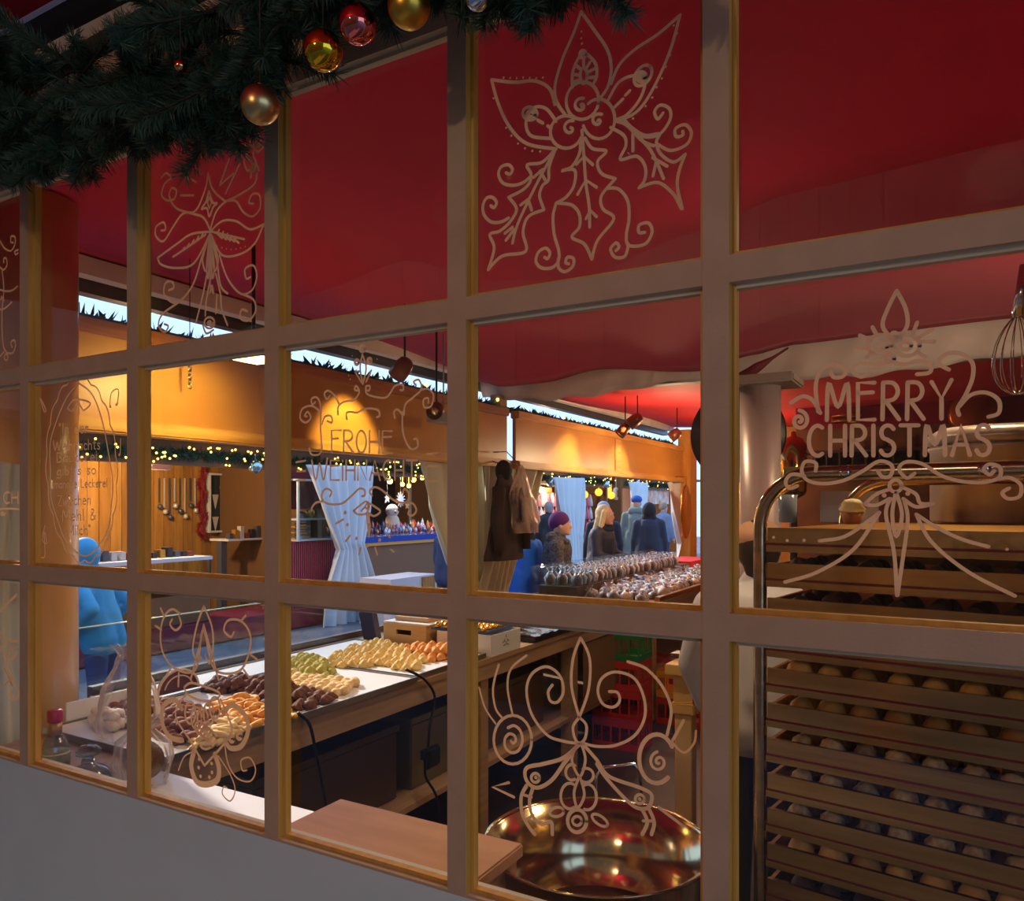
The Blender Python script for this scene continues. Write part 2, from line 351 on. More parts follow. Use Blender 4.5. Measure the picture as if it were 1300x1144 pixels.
# ================================================================== PAINTED DRAWINGS ON THE GLASS
def ribbon(mb, pts, w):
    """pts: world (x,z) on the glass front; w half width"""
    mb.lay = getattr(mb, 'lay', 0) + 1; Y = GY - .0004 - mb.lay * 2.5e-5; n = len(pts); one = n == 1
    if one: L = []; Rr = []
    if one:
        c = pts[0]; mb.add([(c[0] + w * math.cos(q * math.pi / 4), Y, c[1] + w * math.sin(q * math.pi / 4)) for q in range(8)], [tuple(reversed(range(8)))]); return
    L = []; Rr = []
    for i in range(n):
        a = pts[max(0, i - 1)]; b = pts[min(n - 1, i + 1)]
        dx, dz = b[0] - a[0], b[1] - a[1]; l = math.hypot(dx, dz) or 1
        nx, nz = -dz / l * w, dx / l * w
        L.append((pts[i][0] + nx, Y - i * 1.5e-6, pts[i][1] + nz)); Rr.append((pts[i][0] - nx, Y - i * 1.5e-6, pts[i][1] - nz))
    mb.add(L + Rr, [(i, i + 1, n + i + 1, n + i) for i in range(n - 1)])
    for c in ((pts[0],) if one else (pts[0], pts[-1])):
        mb.add([(c[0] + w * math.cos(q * math.pi / 4), Y - 1.2e-5, c[1] + w * math.sin(q * math.pi / 4)) for q in range(8)], [tuple(reversed(range(8)))])
class Art:
    def __init__(s, ox=0, oy=0, k=1.0, w=3.4): s.ox, s.oy, s.k, s.w = ox, oy, k, w; s.mb = MB()
    def tr(s, p): return (s.ox + p[0] / s.k, s.oy + p[1] / s.k)
    def line(s, *pts, w=None, smooth=True, closed=False):
        if closed: pts = list(pts) + [pts[0]]
        pts = cat_rom(pts, 6) if smooth and len(pts) > 2 else pts
        q = []
        for p in pts:
            a, b = s.tr(p); P = PY(a, b, GY); q.append((P.x, P.z))
        px, py = s.tr(pts[len(pts) // 2]); d = PY(px, py, GY).y - CAMY
        dep = d / (CO + _u(px) * SI)
        ribbon(s.mb, q, (w or s.w) / 2 / F * dep); return s
    def poly(s, *pts, **k): return s.line(*pts, smooth=False, **k)
    def dots(s, *pts, w=3.2):
        for p in pts: s.line(p, w=w)
        return s
    def ell(s, cx, cy, rx, ry, a0=0, a1=360, rot=0, w=None, n=24):
        c, t = math.cos(R(rot)), math.sin(R(rot)); P = []
        for i in range(n + 1):
            a = R(a0 + (a1 - a0) * i / n); x, y = rx * math.cos(a), ry * math.sin(a); P.append((cx + x * c - y * t, cy + x * t + y * c))
        return s.line(*P, smooth=False, w=w)
    def spi(s, cx, cy, r, turns=1.5, a0=0, sx=1.0, w=None, rmin=.12, tail=None):
        """spiral starting at radius r, angle a0 (deg, image axes), winding inward; negative turns wind the other way"""
        P = list(tail or []); n = int(16 * abs(turns)) + 4
        for i in range(n + 1):
            f = i / n; a = R(a0) + 2 * math.pi * turns * f; q = r * (1 - f * (1 - rmin)); P.append((cx + q * math.cos(a) * sx, cy + q * math.sin(a)))
        return s.line(*P, smooth=False, w=w)
    def text(s, txt, x0, y0, x1, y1, h, w=None, gap=.18):
        gs = [GLY.get(c, ((.5,), [])) for c in txt]; tot = sum(g[0][0] + gap for g in gs) - gap
        dx = (x1 - x0); f = 0
        for g in gs:
            for st in g[1]:
                P = []
                for (a, b) in st:
                    t = (f + a) / tot; P.append((x0 + dx * t, y0 + (y1 - y0) * t - b * h))
                s.line(*P, w=w, smooth=(len(P) > 4))
            f += g[0][0] + gap
        return s
    def build(s, i, k, label, mat=None): return s.mb.build('painted_drawing', mat or paintw, PANES[(i, k)], label=label)
def arc(cx, cy, rx, ry, a0, a1, n=8): return [(cx + rx * math.cos(R(a0 + (a1 - a0) * i / n)), cy + ry * math.sin(R(a0 + (a1 - a0) * i / n))) for i in range(n + 1)]
GLY = {
 'M': ((.7,), [[(0, 0), (.06, 1), (.34, .35), (.62, 1), (.68, 0)]]),
 'E': ((.5,), [[(.5, 1), (0, 1), (0, 0), (.5, 0)], [(0, .72), (.45, .74)]]),
 'R': ((.5,), [[(0, 0), (.02, 1)], [(.02, 1)] + arc(.22, .76, .24, .24, 80, -80, 6) + [(.05, .5)], [(.1, .5), (.5, 0)]]),
 'Y': ((.6,), [[(0, 1), (.3, .55), (.6, 1.05)], [(.3, .55), (.3, 0)]]),
 'C': ((.5,), [arc(.3, .5, .3, .5, 60, 300, 10)]),
 'H': ((.5,), [[(0, 1), (0, 0)], [(.5, 1), (.5, 0)], [(0, .5), (.5, .5)]]),
 'I': ((.05,), [[(0.02, 1), (0.02, 0)]]),
 'i': ((.05,), [[(0.02, .7), (0.02, 0)], [(.02, .95), (.03, 1)]]),
 'S': ((.45,), [arc(.24, .76, .22, .24, 30, 260, 8)[:-1] + [(.24, .52)] + arc(.22, .25, .23, .25, 80, -160, 8)]),
 'T': ((.6,), [[(0, 1), (.6, 1)], [(.3, 1), (.3, 0)]]),
 'A': ((.6,), [[(0, 0), (.3, 1), (.6, 0)], [(.1, .35), (.5, .35)]]),
 'F': ((.45,), [[(.5, 1), (0, 1), (0, 0)], [(0, .6), (.35, .62)]]),
 'O': ((.5,), [arc(.25, .5, .25, .5, 90, 450, 14)]),
 'W': ((.9,), [[(0, 1), (.22, 0), (.45, .85), (.68, 0), (.9, 1.1)]]),
 'N': ((.5,), [[(0, 0), (0, 1), (.5, 0), (.5, 1)]]),
 'B': ((.45,), [[(0, 0), (0, 1)], [(0, 1)] + arc(.2, .76, .22, .24, 80, -80, 6) + arc(.2, .26, .26, .26, 80, -90, 6) + [(0, 0)]]),
 'Z': ((.5,), [[(0, 1), (.5, 1), (0, 0), (.5, 0)]]),
 'L': ((.4,), [[(0, 1), (0, 0), (.4, 0)]]),
 'n': ((.4,), [[(0, .6), (0, 0)], [(0, .4), (.15, .6), (.35, .55), (.38, 0)]]),
 'd': ((.4,), [arc(.18, .28, .18, .28, 40, 330, 8), [(.38, 1), (.38, 0)]]),
 'e': ((.4,), [[(0.02, .3), (.38, .35)] + arc(.2, .3, .19, .3, 10, 310, 8)]),
 'r': ((.3,), [[(0, .6), (0, 0)], [(0, .4), (.12, .58), (.3, .55)]]),
 'h': ((.4,), [[(0, 1), (0, 0)], [(0, .4), (.18, .6), (.36, .5), (.38, 0)]]),
 'a': ((.4,), [arc(.18, .28, .18, .28, 40, 330, 8), [(.36, .6), (.38, 0)]]),
 'c': ((.35,), [arc(.2, .3, .2, .3, 50, 310, 8)]),
 't': ((.3,), [[(.13, .95), (.13, .05), (.28, 0)], [(0, .65), (.3, .65)]]),
 's': ((.3,), [[(.3, .55), (.1, .6), (.05, .42), (.27, .2), (.2, 0), (0, .05)]]),
 'ä': ((.4,), [arc(.18, .28, .18, .28, 40, 330, 8), [(.36, .6), (.38, 0)], [(.1, .85), (.11, .86)], [(.28, .85), (.29, .86)]]),
 'k': ((.35,), [[(0, 1), (0, 0)], [(.32, .6), (0, .28), (.34, 0)]]),
 'g': ((.4,), [arc(.18, .28, .18, .28, 40, 330, 8), [(.36, .6), (.38, -.2), (.2, -.38), (0, -.28)]]),
 'b': ((.4,), [[(0, 1), (0, 0)], arc(.18, .28, .2, .28, 140, -160, 8)]),
 'o': ((.4,), [arc(.2, .3, .2, .3, 90, 450, 10)]),
 'm': ((.6,), [[(0, .6), (0, 0)], [(0, .4), (.15, .6), (.28, .5), (.3, 0)], [(.3, .4), (.45, .6), (.58, .5), (.6, 0)]]),
 'l': ((.1,), [[(.05, 1), (.05, 0)]]), 'u': ((.4,), [[(0, .6), (.03, .1), (.2, 0), (.38, .2), (.38, .6)]]),
 'w': ((.5,), [[(0, .6), (.12, 0), (.25, .5), (.38, 0), (.5, .6)]]),
 'z': ((.35,), [[(0, .6), (.33, .6), (0, 0), (.35, 0)]]),
 '&': ((.5,), [[(.5, 0), (.1, .75), (.22, 1), (.35, .8), (.05, .3), (.15, 0), (.35, .05), (.5, .4)]]),
 ',': ((.1,), [[(.08, .08), (0, -.15)]]), '"': ((.2,), [[(0, 1), (0, .8)], [(.12, 1), (.12, .8)]]), "'": ((.1,), [[(.05, 1), (.03, .8)]]),
 '.': ((.1,), [[(.05, 0), (.06, .01)]]), ' ': ((.3,), []),
}
# --- holly bunch, upper middle pane (column index 4 from the left end)
A = Art(590, 0, 3.01, 4.2)
A.line((445, 45), (415, 130), (372, 230), (345, 330), (352, 390), (385, 440)).line((445, 45), (495, 115), (545, 190), (560, 260), (548, 330), (515, 380))
A.line((103, 305), (190, 315), (270, 310), (325, 340), (345, 400)).line((103, 305), (130, 400), (175, 490), (240, 550), (350, 570))
A.line((823, 58), (740, 130), (650, 190), (590, 250), (560, 320)).line((823, 58), (790, 180), (745, 290), (690, 390), (640, 440), (580, 460))
A.ell(450, 385, 62, 72, rot=10).ell(388, 505, 60, 62, 20, 300).ell(512, 455, 62, 76, -130, 160)
A.spi(445, 405, 30, -1.1, -70).spi(405, 492, 32, -.9, -70).spi(510, 462, 28, -1.0, -60)
A.dots((447, 408), (405, 488), (508, 462), w=4)
A.line((412, 335), (415, 270), (452, 205), (498, 240), (505, 290), (490, 325)).ell(452, 208, 12, 14).ell(455, 290, 13, 30)
for a, b in (((425, 250), (440, 262)), ((418, 285), (440, 288)), ((415, 315), (440, 305)), ((455, 222), (455, 260)), ((480, 238), (465, 262)), ((500, 262), (470, 278)), ((505, 295), (472, 298))): A.poly(a, b)
A.line((350, 465), (310, 415), (260, 415), (235, 470), (255, 520), (330, 530)).ell(250, 435, 28, 24, rot=20).ell(255, 438, 14, 12, w=6).poly((280, 460), (300, 472)).poly((318, 482), (332, 492))
A.line((548, 385), (590, 315), (650, 290), (690, 310), (670, 380), (620, 440), (575, 460)).ell(682, 290, 44, 28, rot=-55).ell(676, 295, 14, 15, w=7).poly((632, 348), (615, 365)).poly((605, 380), (572, 412))
A.dots((447, 122), (447, 148), (449, 168), w=3)
A.dots(*[(150 + 25 * i, 298 + (i % 3)) for i in range(7)], w=3); A.dots((112, 377), (145, 440), (160, 490), (180, 520), (205, 550), (232, 568), (260, 578), (290, 580), w=3)
A.dots((668, 182), (700, 160), (736, 134), (765, 110), (800, 100), (812, 130), (786, 214), (770, 258), (755, 302), (735, 336), (718, 375), (693, 408), (645, 455), w=3)
# left leaf
A.line((345, 575), (318, 605), (290, 625), (240, 632), (255, 665), (250, 700), (220, 730), (170, 755)).line((170, 755), (200, 800), (175, 850), (135, 885), (98, 898), (115, 950), (92, 1032)).line((92, 1032), (145, 980), (235, 962), (225, 890), (245, 830), (305, 803)).line((305, 803), (288, 750), (300, 710), (322, 690), (325, 640), (348, 575))
A.line((345, 580), (290, 680), (240, 780), (200, 870), (185, 930)).poly((290, 655), (310, 690)).poly((245, 765), (258, 805)).poly((216, 785), (250, 760)).poly((156, 893), (185, 870)).poly((160, 920), (190, 880)).poly((265, 680), (300, 650))
A.line((250, 680), (225, 700), (190, 710), (150, 702), (132, 670), (142, 640), (170, 632), (185, 650), (175, 668), (160, 662))
A.line((170, 835), (140, 850), (105, 850), (78, 825), (72, 790), (85, 760), (108, 756), (124, 775), (115, 795), (102, 788))
# middle leaf
A.line((445, 540), (440, 590), (410, 640), (372, 655), (422, 652), (420, 710), (390, 755), (352, 778)).line((352, 778), (410, 785), (440, 820), (440, 870), (412, 908), (460, 935), (488, 992)).line((488, 992), (510, 920), (572, 838), (530, 800), (525, 750), (578, 685)).line((578, 685), (525, 665), (510, 620), (543, 580), (490, 570), (462, 530))
A.line((450, 500), (458, 600), (465, 700), (478, 790), (480, 870)).poly((430, 630), (458, 600), (492, 632)).poly((434, 745), (465, 690), (506, 718)).poly((466, 838), (482, 805), (506, 830))
A.line((352, 778), (340, 830), (345, 900), (362, 960), (360, 1000), (335, 1025), (295, 1025), (275, 1000), (285, 965), (312, 950), (328, 968), (320, 990), (308, 985))
A.line((360, 990), (362, 1025), (385, 1040), (415, 1020), (418, 990), (395, 985), (388, 1005), (400, 1010))
A.line((545, 722), (590, 725), (625, 770), (630, 840), (620, 900), (630, 940), (690, 935), (718, 890), (705, 855), (670, 862), (668, 890), (690, 890))
A.line((628, 935), (615, 980), (578, 985), (560, 955), (580, 930), (592, 945), (580, 960))
# right leaf
A.line((575, 465), (620, 480), (680, 540), (725, 560)).line((560, 490), (610, 520), (618, 560), (597, 612), (660, 600), (692, 640), (690, 690), (668, 720)).line((668, 720), (740, 700), (800, 745), (833, 803), (815, 720), (820, 660), (845, 592)).line((845, 592), (800, 622), (750, 590), (735, 545), (745, 515), (690, 520), (640, 490), (612, 460))
A.line((640, 500), (700, 560), (730, 610), (762, 685)).poly((645, 515), (645, 580)).poly((735, 615), (722, 675)).poly((720, 605), (776, 638))
A.line((610, 460), (670, 520), (740, 520), (785, 465), (785, 420), (750, 405), (728, 430), (740, 458), (760, 435)).line((740, 555), (790, 578), (850, 555), (868, 510), (845, 480), (808, 495), (810, 525), (835, 520), (835, 505))
A.build(4, 2, 'white painted holly bunch with three berries and curling leaves')
# --- poinsettia ornament, upper pane further left (column 2)
A = Art(0, 220, 3.366, 2.9)
A.line((890, 0), (880, 60), (850, 140), (822, 172)).line((890, 0), (910, 70), (965, 122)).line((893, 75), (910, 125), (928, 128), (912, 145), (895, 185), (885, 150), (862, 152), (882, 120), (893, 75)).poly((895, 100), (905, 125), (895, 150), (887, 125), (895, 100))
A.poly((790, 12), (838, 37)).poly((773, 95), (828, 95)).poly((845, -20), (860, 5)).poly((980, -60), (940, 50)).poly((1025, -40), (965, 88)).poly((998, 2), (940, 52))
A.line((690, 20), (710, 0), (732, 20), (705, 45), (692, 90), (712, 115), (745, 110), (755, 75), (735, 65), (725, 100), (755, 150), (820, 172), (870, 190), (898, 240)).line((822, 168), (780, 175), (740, 230), (700, 290), (668, 270), (668, 230), (700, 210), (708, 240), (690, 245))
A.line((1100, 0), (1085, 50), (1010, 100), (965, 122), (925, 165), (900, 240)).line((975, 118), (1010, 120), (1040, 165), (1080, 185), (1112, 150), (1110, 95), (1080, 90), (1065, 125), (1085, 130))
A.line((898, 250), (820, 260), (760, 300), (675, 362)).line((675, 362), (690, 390), (750, 405), (830, 385), (898, 260)).poly((740, 358), (790, 325), (880, 262)).line((900, 250), (950, 205), (1010, 205), (1070, 240), (1128, 218)).line((1128, 218), (1090, 300), (1030, 345), (950, 350), (905, 265)).poly((905, 250), (990, 270), (1045, 282))
for i in range(5): A.poly((780 + i * 20, 332 - i * 14), (790 + i * 20, 318 - i * 16)); A.poly((930 + i * 18, 258 + i * 6), (938 + i * 18, 242 + i * 9)); A.poly((930 + i * 18, 258 + i * 6), (950 + i * 18, 278 + i * 5))
A.dots(*[(930 + 20 * i, 312 + 14 * math.sin(i / 2)) for i in range(7)], w=1.8)
for dx, l in ((-32, 90), (-15, 150), (0, 200), (18, 150), (35, 90)): A.line((900, 255), (900 + dx * .6, 290 + l * .3), (900 + dx, 330 + l * .5), (900 + dx * .5, 370 + l * .5), (900, 270))
A.line((895, 270), (865, 360), (830, 470), (780, 540), (700, 600), (680, 650), (705, 680), (722, 655), (705, 645)).line((905, 270), (930, 380), (945, 480), (975, 515)).line((940, 350), (975, 450), (1030, 515), (1080, 500), (1100, 440), (1085, 395), (1050, 410), (1055, 450), (1072, 445)).line((800, 520), (750, 555), (705, 520), (710, 470), (738, 465), (745, 490), (725, 500))
A.line((885, 440), (870, 520), (850, 600), (840, 640)).line((925, 430), (945, 520), (950, 580), (975, 650)).line((905, 440), (885, 540), (880, 610)).line((930, 520), (925, 600)).line((900, 480), (915, 515), (908, 480), (900, 510)).ell(898, 640, 22, 24).spi(900, 640, 14, 1.3, 0).line((870, 650), (885, 685), (915, 670))
A.line((1030, 515), (1085, 540), (1095, 590), (1065, 630), (1030, 620), (1035, 585), (1060, 590))
A.line((1110, -10), (1095, -50), (1085, -85), (1108, -125), (1140, -110)).line((1085, -20), (1060, -10), (1045, -50), (1060, -70), (1080, -40), (1075, 20))
A.build(2, 2, 'white painted poinsettia ornament with long curling tendrils')
A = Art(0, 0, 3.575, 2.9)
A.line((1200, 660), (1170, 690), (1150, 650), (1165, 590)).spi(1155, 640, 42, 1.6, -100, sx=.85).line((1115, 650), (1118, 700), (1150, 745)).spi(1145, 765, 24, 1.0, -90, sx=.8)
A.build(2, 2, 'thin painted curl at the top right of the poinsettia ornament')
# --- leftmost pane scrolls (column 0/1 upper)
A = Art(0, 270, 4.97, 2.4)
A.line((-30, 150), (0, 180), (30, 225), (70, 240), (95, 200), (95, 155), (72, 150), (70, 185), (85, 190)).line((115, 255), (100, 265), (95, 245), (115, 235)).line((0, 345), (25, 360), (45, 330), (40, 290), (25, 290), (25, 315)).line((-20, 480), (40, 495), (80, 490), (110, 465)).line((-20, 610), (30, 605), (75, 565)).line((15, 370), (25, 480), (15, 620), (15, 760), (25, 850), (50, 890)).line((0, 910), (25, 880)).line((40, 885), (80, 885), (100, 840), (92, 805), (70, 820), (78, 850)).ell(40, 912, 12, 20).poly((0, 545), (25, 548)).poly((10, 530), (25, 555))
A.build(1 - 1, 2, 'faint painted scrolls')
A = Art(0, 580, 2.86, 2.4)
A.text('CH', 14, 168, 66, 168, 40).line((0, 190), (30, 188), (68, 190)).spi(10, 205, 9, 1.2, 0)
A.build(0, 1, 'end of a painted greeting, the letters CH')
A = Art(0, 580, 2.86, 3.2)
A.line((0, 560), (30, 530), (62, 500)).line((0, 700), (15, 665), (0, 635)).poly((35, 670), (66, 670)).line((62, 710), (40, 735), (35, 700), (55, 690)).line((10, 710), (40, 790), (66, 850), (60, 880), (38, 875), (45, 850)).poly((18, 770), (45, 830), (28, 790)).poly((18, 830), (45, 800))
A.build(0, 0, 'dark painted scroll end')
# --- song verse in a wavy wreath, pane column 1 middle
A = Art(0, 440, 4.085, 2.2)
A.line((410, 190), (350, 260), (300, 370), (262, 500), (262, 640), (265, 780), (300, 900), (345, 1010), (430, 1085), (500, 1050), (560, 950), (578, 830), (585, 700), (565, 560), (530, 380), (480, 250), (410, 190))
import math as _m
P = []
for i in range(121):
    a = 2 * _m.pi * i / 120; r = 1.08 + .05 * abs(_m.sin(a * 9)); P.append((425 + 165 * r * _m.sin(a) + 15 * _m.cos(a) * -1, 640 - 450 * r * _m.cos(a) * .96))
A.line(*P, smooth=False, w=2)
A.line((350, 320), (380, 280), (420, 275), (470, 295), (435, 330), (410, 300), (375, 335), (350, 320)).line((410, 270), (410, 350))
for t, x0, x1, y, h in (('"In der', 308, 460, 455, 55), ('Weihnachts', 278, 520, 540, 52), ('Bäckerei,', 298, 520, 600, 48), ("gibt's so", 300, 500, 668, 45), ('manche Leckerei', 285, 560, 735, 42), ('Zwischen', 305, 475, 825, 50), ('Mehl &', 330, 500, 905, 55), ('Milch"', 360, 475, 980, 48)): A.text(t, x0, y, x1, y - 8, h, w=1.7)
A.line((235, 340), (215, 270), (245, 330), (235, 340), w=2).line((575, 310), (585, 240), (620, 225), (615, 300), w=2).line((630, 560), (632, 480), w=2).line((240, 930), (225, 1000), (250, 1020), (235, 960), (240, 1080), (222, 1095), w=2).line((205, 670), (215, 590), w=2)
A.dots((578, 312), (610, 302), (625, 562), (205, 672), w=4)
A.build(1, 1, 'painted song verse about the Christmas bakery inside a wavy wreath')
# --- FROHE WEIHNACHT
A = Art(350, 400, 5.2, 2.6)
A.text('FROHE', 370, 905, 770, 912, 145, w=2.6); A.text('WEiHNACHT', 240, 1090, 935, 1090, 130, w=2.7)
A.ell(575, 222, 17, 20, w=4).ell(538, 312, 12, 16, w=4).ell(622, 302, 12, 16, w=4).line((575, 260), (560, 350), (578, 455)).line((575, 260), (600, 350), (578, 455)).poly((525, 372), (560, 370), (575, 455), (525, 372)).poly((635, 365), (600, 440)).dots((508, 270), (640, 255), (672, 292), (485, 400), (495, 425), w=2)
A.line((415, 660), (415, 610), (450, 575), (520, 560), (555, 510), (535, 468), (525, 492), (545, 500)).line((420, 585), (390, 530), (350, 500), (325, 520), (340, 555), (360, 535)).line((310, 880), (300, 740), (300, 600), (275, 545), (240, 555), (245, 590), (265, 575)).line((300, 640), (240, 600), (180, 620), (165, 680), (200, 710), (235, 680), (215, 640), (195, 665), (210, 670)).line((310, 720), (330, 670), (370, 670), (375, 710), (345, 700)).line((310, 880), (290, 920), (240, 920), (225, 880))
A.line((600, 470), (605, 520), (680, 545), (740, 540), (790, 470), (840, 460), (845, 495), (825, 495)).line((850, 660), (860, 590), (910, 545), (965, 490), (950, 430), (915, 440), (930, 465)).line((960, 495), (1010, 490), (1045, 530), (1030, 600), (985, 610), (980, 560), (1010, 550), (1010, 580)).line((840, 640), (845, 780), (890, 880), (940, 870), (935, 820), (915, 820)).line((840, 660), (810, 625), (785, 640), (790, 680))
A.line((475, 690), (470, 650), (500, 640), (540, 645), (580, 625), (630, 618), (680, 630), (690, 665), (670, 675)).line((600, 470), (625, 470), (620, 500), (600, 495))
A.poly((140, 972), (200, 962)).poly((145, 1032), (200, 1030)).poly((140, 1092), (200, 1090)).poly((1000, 920), (1070, 912)).poly((1005, 998), (1075, 998)).poly((1005, 1096), (1075, 1094))
A.build(3, 1, 'white painted greeting FROHE WEIHNACHT with scrolls')
A = Art(370, 580, 5.91, 2.8)
A.line((290, 298), (300, 260), (265, 240), (232, 270), (235, 325), (290, 355), (380, 350), (450, 295), (510, 240), (550, 250), (550, 290), (530, 295)).line((235, 335), (185, 345), (155, 380), (155, 400)).line((605, 290), (588, 260), (625, 228), (680, 250), (760, 320), (830, 345), (875, 330), (880, 270), (850, 240), (838, 265)).line((850, 345), (910, 350), (938, 400), (910, 440), (878, 430), (885, 405))
A.line((468, 405), (510, 370), (560, 335), (585, 370), (560, 425), (500, 432), (468, 405)).line((570, 340), (620, 370), (668, 410), (620, 445), (580, 420)).line((565, 430), (575, 520), (582, 600), (590, 520), (580, 430)).ell(568, 372, 10, 18).poly((525, 405), (550, 380))
for a, b in (((335, 500), (390, 470)), ((410, 632), (442, 592)), ((508, 730), (522, 680)), ((630, 680), (645, 735)), ((725, 585), (740, 605)), ((745, 695), (770, 712))): A.poly(a, b)
A.dots((405, 418), (422, 510), (490, 612), (570, 668), (664, 625), (720, 515), w=5)
A.build(3, 1, 'painted moustache scroll with two small leaves under the greeting')
# --- MERRY CHRISTMAS
A = Art(880, 350, 3.095, 5.0)
A.text('MERRY', 525, 568, 1015, 562, 145, w=5.2, gap=.24); A.text('CHRISTMAS', 455, 708, 1165, 705, 118, w=5.2, gap=.22)
A.line((800, 60), (765, 130), (745, 200), (790, 255)).line((800, 60), (835, 130), (840, 200), (795, 255)).ell(790, 240, 14, 16).ell(735, 275, 46, 42).ell(742, 280, 20, 16).ell(840, 275, 50, 42).ell(835, 275, 22, 16).ell(775, 325, 16, 14)
for a, b in (((643, 283), (685, 287)), ((655, 235), (700, 255)), ((705, 203), (720, 232)), ((880, 185), (865, 225)), ((942, 212), (885, 245)), ((948, 260), (890, 260)), ((683, 322), (705, 300)), ((910, 320), (880, 300))): A.poly(a, b)
A.line((500, 540), (470, 490), (430, 475), (385, 500)).line((492, 535), (482, 440), (500, 375), (545, 350), (595, 365), (590, 395), (555, 400), (540, 380)).line((700, 380), (660, 398), (628, 375), (650, 345), (720, 350), (775, 340), (830, 350), (880, 335), (930, 345), (930, 380), (880, 388)).line((1005, 370), (965, 345), (990, 310), (1045, 305), (1095, 340), (1098, 400), (1070, 470), (1040, 520), (1045, 548)).line((1045, 515), (1090, 470), (1150, 460), (1200, 490), (1200, 540), (1160, 555)).spi(418, 570, 40, 1.5, -90, sx=.9)
A.build(5, 1, 'white painted greeting MERRY CHRISTMAS under a ribbon crown')
A = Art(920, 560, 3.42, 4.6)
A.line((395, 130), (395, 95), (350, 90), (335, 130), (360, 170), (430, 185), (520, 170), (600, 130), (670, 88), (725, 105), (720, 150), (685, 155), (665, 130)).line((345, 150), (290, 145), (265, 175), (280, 205), (315, 195)).line((825, 140), (790, 160), (757, 120), (790, 90), (860, 100), (940, 150), (1030, 175), (1120, 180), (1190, 160), (1195, 115), (1150, 100), (1125, 125), (1150, 145), (1170, 130)).line((1190, 165), (1240, 160), (1285, 190), (1280, 240), (1230, 250), (1205, 225), (1235, 205))
A.ell(742, 195, 26, 26).line((742, 225), (728, 320), (745, 415), (770, 320), (745, 225)).line((715, 210), (660, 230), (610, 272)).line((715, 250), (660, 278), (610, 275)).line((770, 200), (830, 230), (850, 270), (905, 272)).line((775, 250), (830, 285), (900, 275)).line((720, 250), (700, 320), (735, 480), (748, 670)).line((780, 260), (795, 340), (775, 500), (750, 670)).dots((693, 236), (795, 228), w=6).line((672, 310), (620, 350), (520, 415), (412, 433)).line((672, 310), (560, 470), (400, 570), (262, 612)).line((832, 318), (930, 380), (1040, 430), (1145, 458)).line((832, 318), (900, 440), (1060, 570), (1260, 672))
A.dots((213, 418), (272, 432), (345, 431), (1226, 470), w=4)
A.build(5, 1, 'painted ribbon bow with long tails under the greeting')
# --- lower pane, column 2
A = Art(170, 740, 3.577, 3.2)
A.line((210, 140), (175, 120), (140, 150), (122, 220), (130, 310), (175, 380), (250, 408), (290, 370), (315, 210), (355, 370), (400, 410), (480, 400), (520, 330), (530, 240), (490, 175), (430, 170), (410, 215), (440, 245), (455, 225)).line((205, 150), (215, 190), (190, 215), (165, 190), (175, 165)).line((318, 105), (285, 200), (268, 300), (285, 350), (305, 340)).line((318, 105), (355, 200), (360, 300), (345, 365), (325, 330)).line((318, 190), (300, 280), (258, 440)).line((318, 190), (345, 290), (385, 440))
for a, b in (((122, 115), (135, 145)), ((98, 195), (125, 212)), ((490, 170), (508, 150)), ((530, 325), (560, 348)), ((500, 395), (525, 430)), ((165, 395), (110, 480)), ((205, 410), (203, 470))): A.poly(a, b)
A.line((228, 475), (260, 455), (320, 470), (390, 500), (370, 530), (310, 535), (250, 510), (228, 475)).line((240, 500), (190, 600), (260, 720), (322, 830)).line((395, 530), (430, 610), (440, 690), (322, 830)).line((218, 570), (185, 530), (135, 560), (132, 640), (165, 700), (222, 715), w=7).line((405, 590), (450, 555), (505, 600), (520, 670), (490, 740), (440, 750), (415, 715), w=7).ell(445, 708, 10, 14, w=5).ell(480, 695, 10, 14, w=5)
for i in range(5): A.ell(258 + i * 28, 590 + 30 * math.sin(i), 24, 50).ell(300 + 14 * i, 655 + 12 * i, 22, 26)
A.ell(328, 740, 22, 14).line((275, 765), (262, 830), (285, 900), (330, 915), (380, 895), (388, 840), (370, 780), w=8)
A.dots((298, 800), (296, 838), (305, 878), (355, 820), (357, 860), (345, 882), w=5)
A.line((272, 765), (230, 790), (205, 850), w=2).line((415, 735), (430, 820), (470, 885), (530, 900), (555, 850), (530, 795), (490, 805), (495, 850), (515, 850), w=2.2).line((385, 785), (440, 870), (462, 940), (440, 990), (405, 960), (410, 925), (425, 930), w=2)
A.build(2, 0, 'white painted angel-like ornament with rings and curls')
# --- lower pane, column 4
A = Art(590, 760, 3.8125, 3.8)
A.line((560, 190), (525, 290), (518, 430), (555, 575)).line((562, 190), (605, 290), (600, 440), (555, 575)).line((555, 575), (525, 620), (535, 680), (560, 700), (585, 670), (588, 610), (555, 575)).line((425, 418), (405, 450), (415, 495), (450, 500), (478, 450), (462, 375), (400, 330), (330, 360), (300, 440), (325, 560), (400, 660), (480, 690), (545, 700)).line((700, 450), (740, 455), (750, 495), (720, 525), (670, 510), (645, 450), (665, 385), (730, 355), (820, 385), (868, 480), (870, 580), (820, 665), (730, 710), (640, 715), (575, 700))
A.ell(233, 683, 92, 118).line((210, 625), (240, 615), (270, 640), (280, 690), (260, 735), (225, 745), (198, 720), (195, 680), (215, 655), (240, 662), (248, 685), (235, 700), (225, 690)).line((70, 430), (100, 530), (150, 605), w=2.5).line((165, 320), (138, 430), (150, 530), (185, 580), w=3).line((300, 275), (225, 340), (208, 430), (232, 560), w=3)
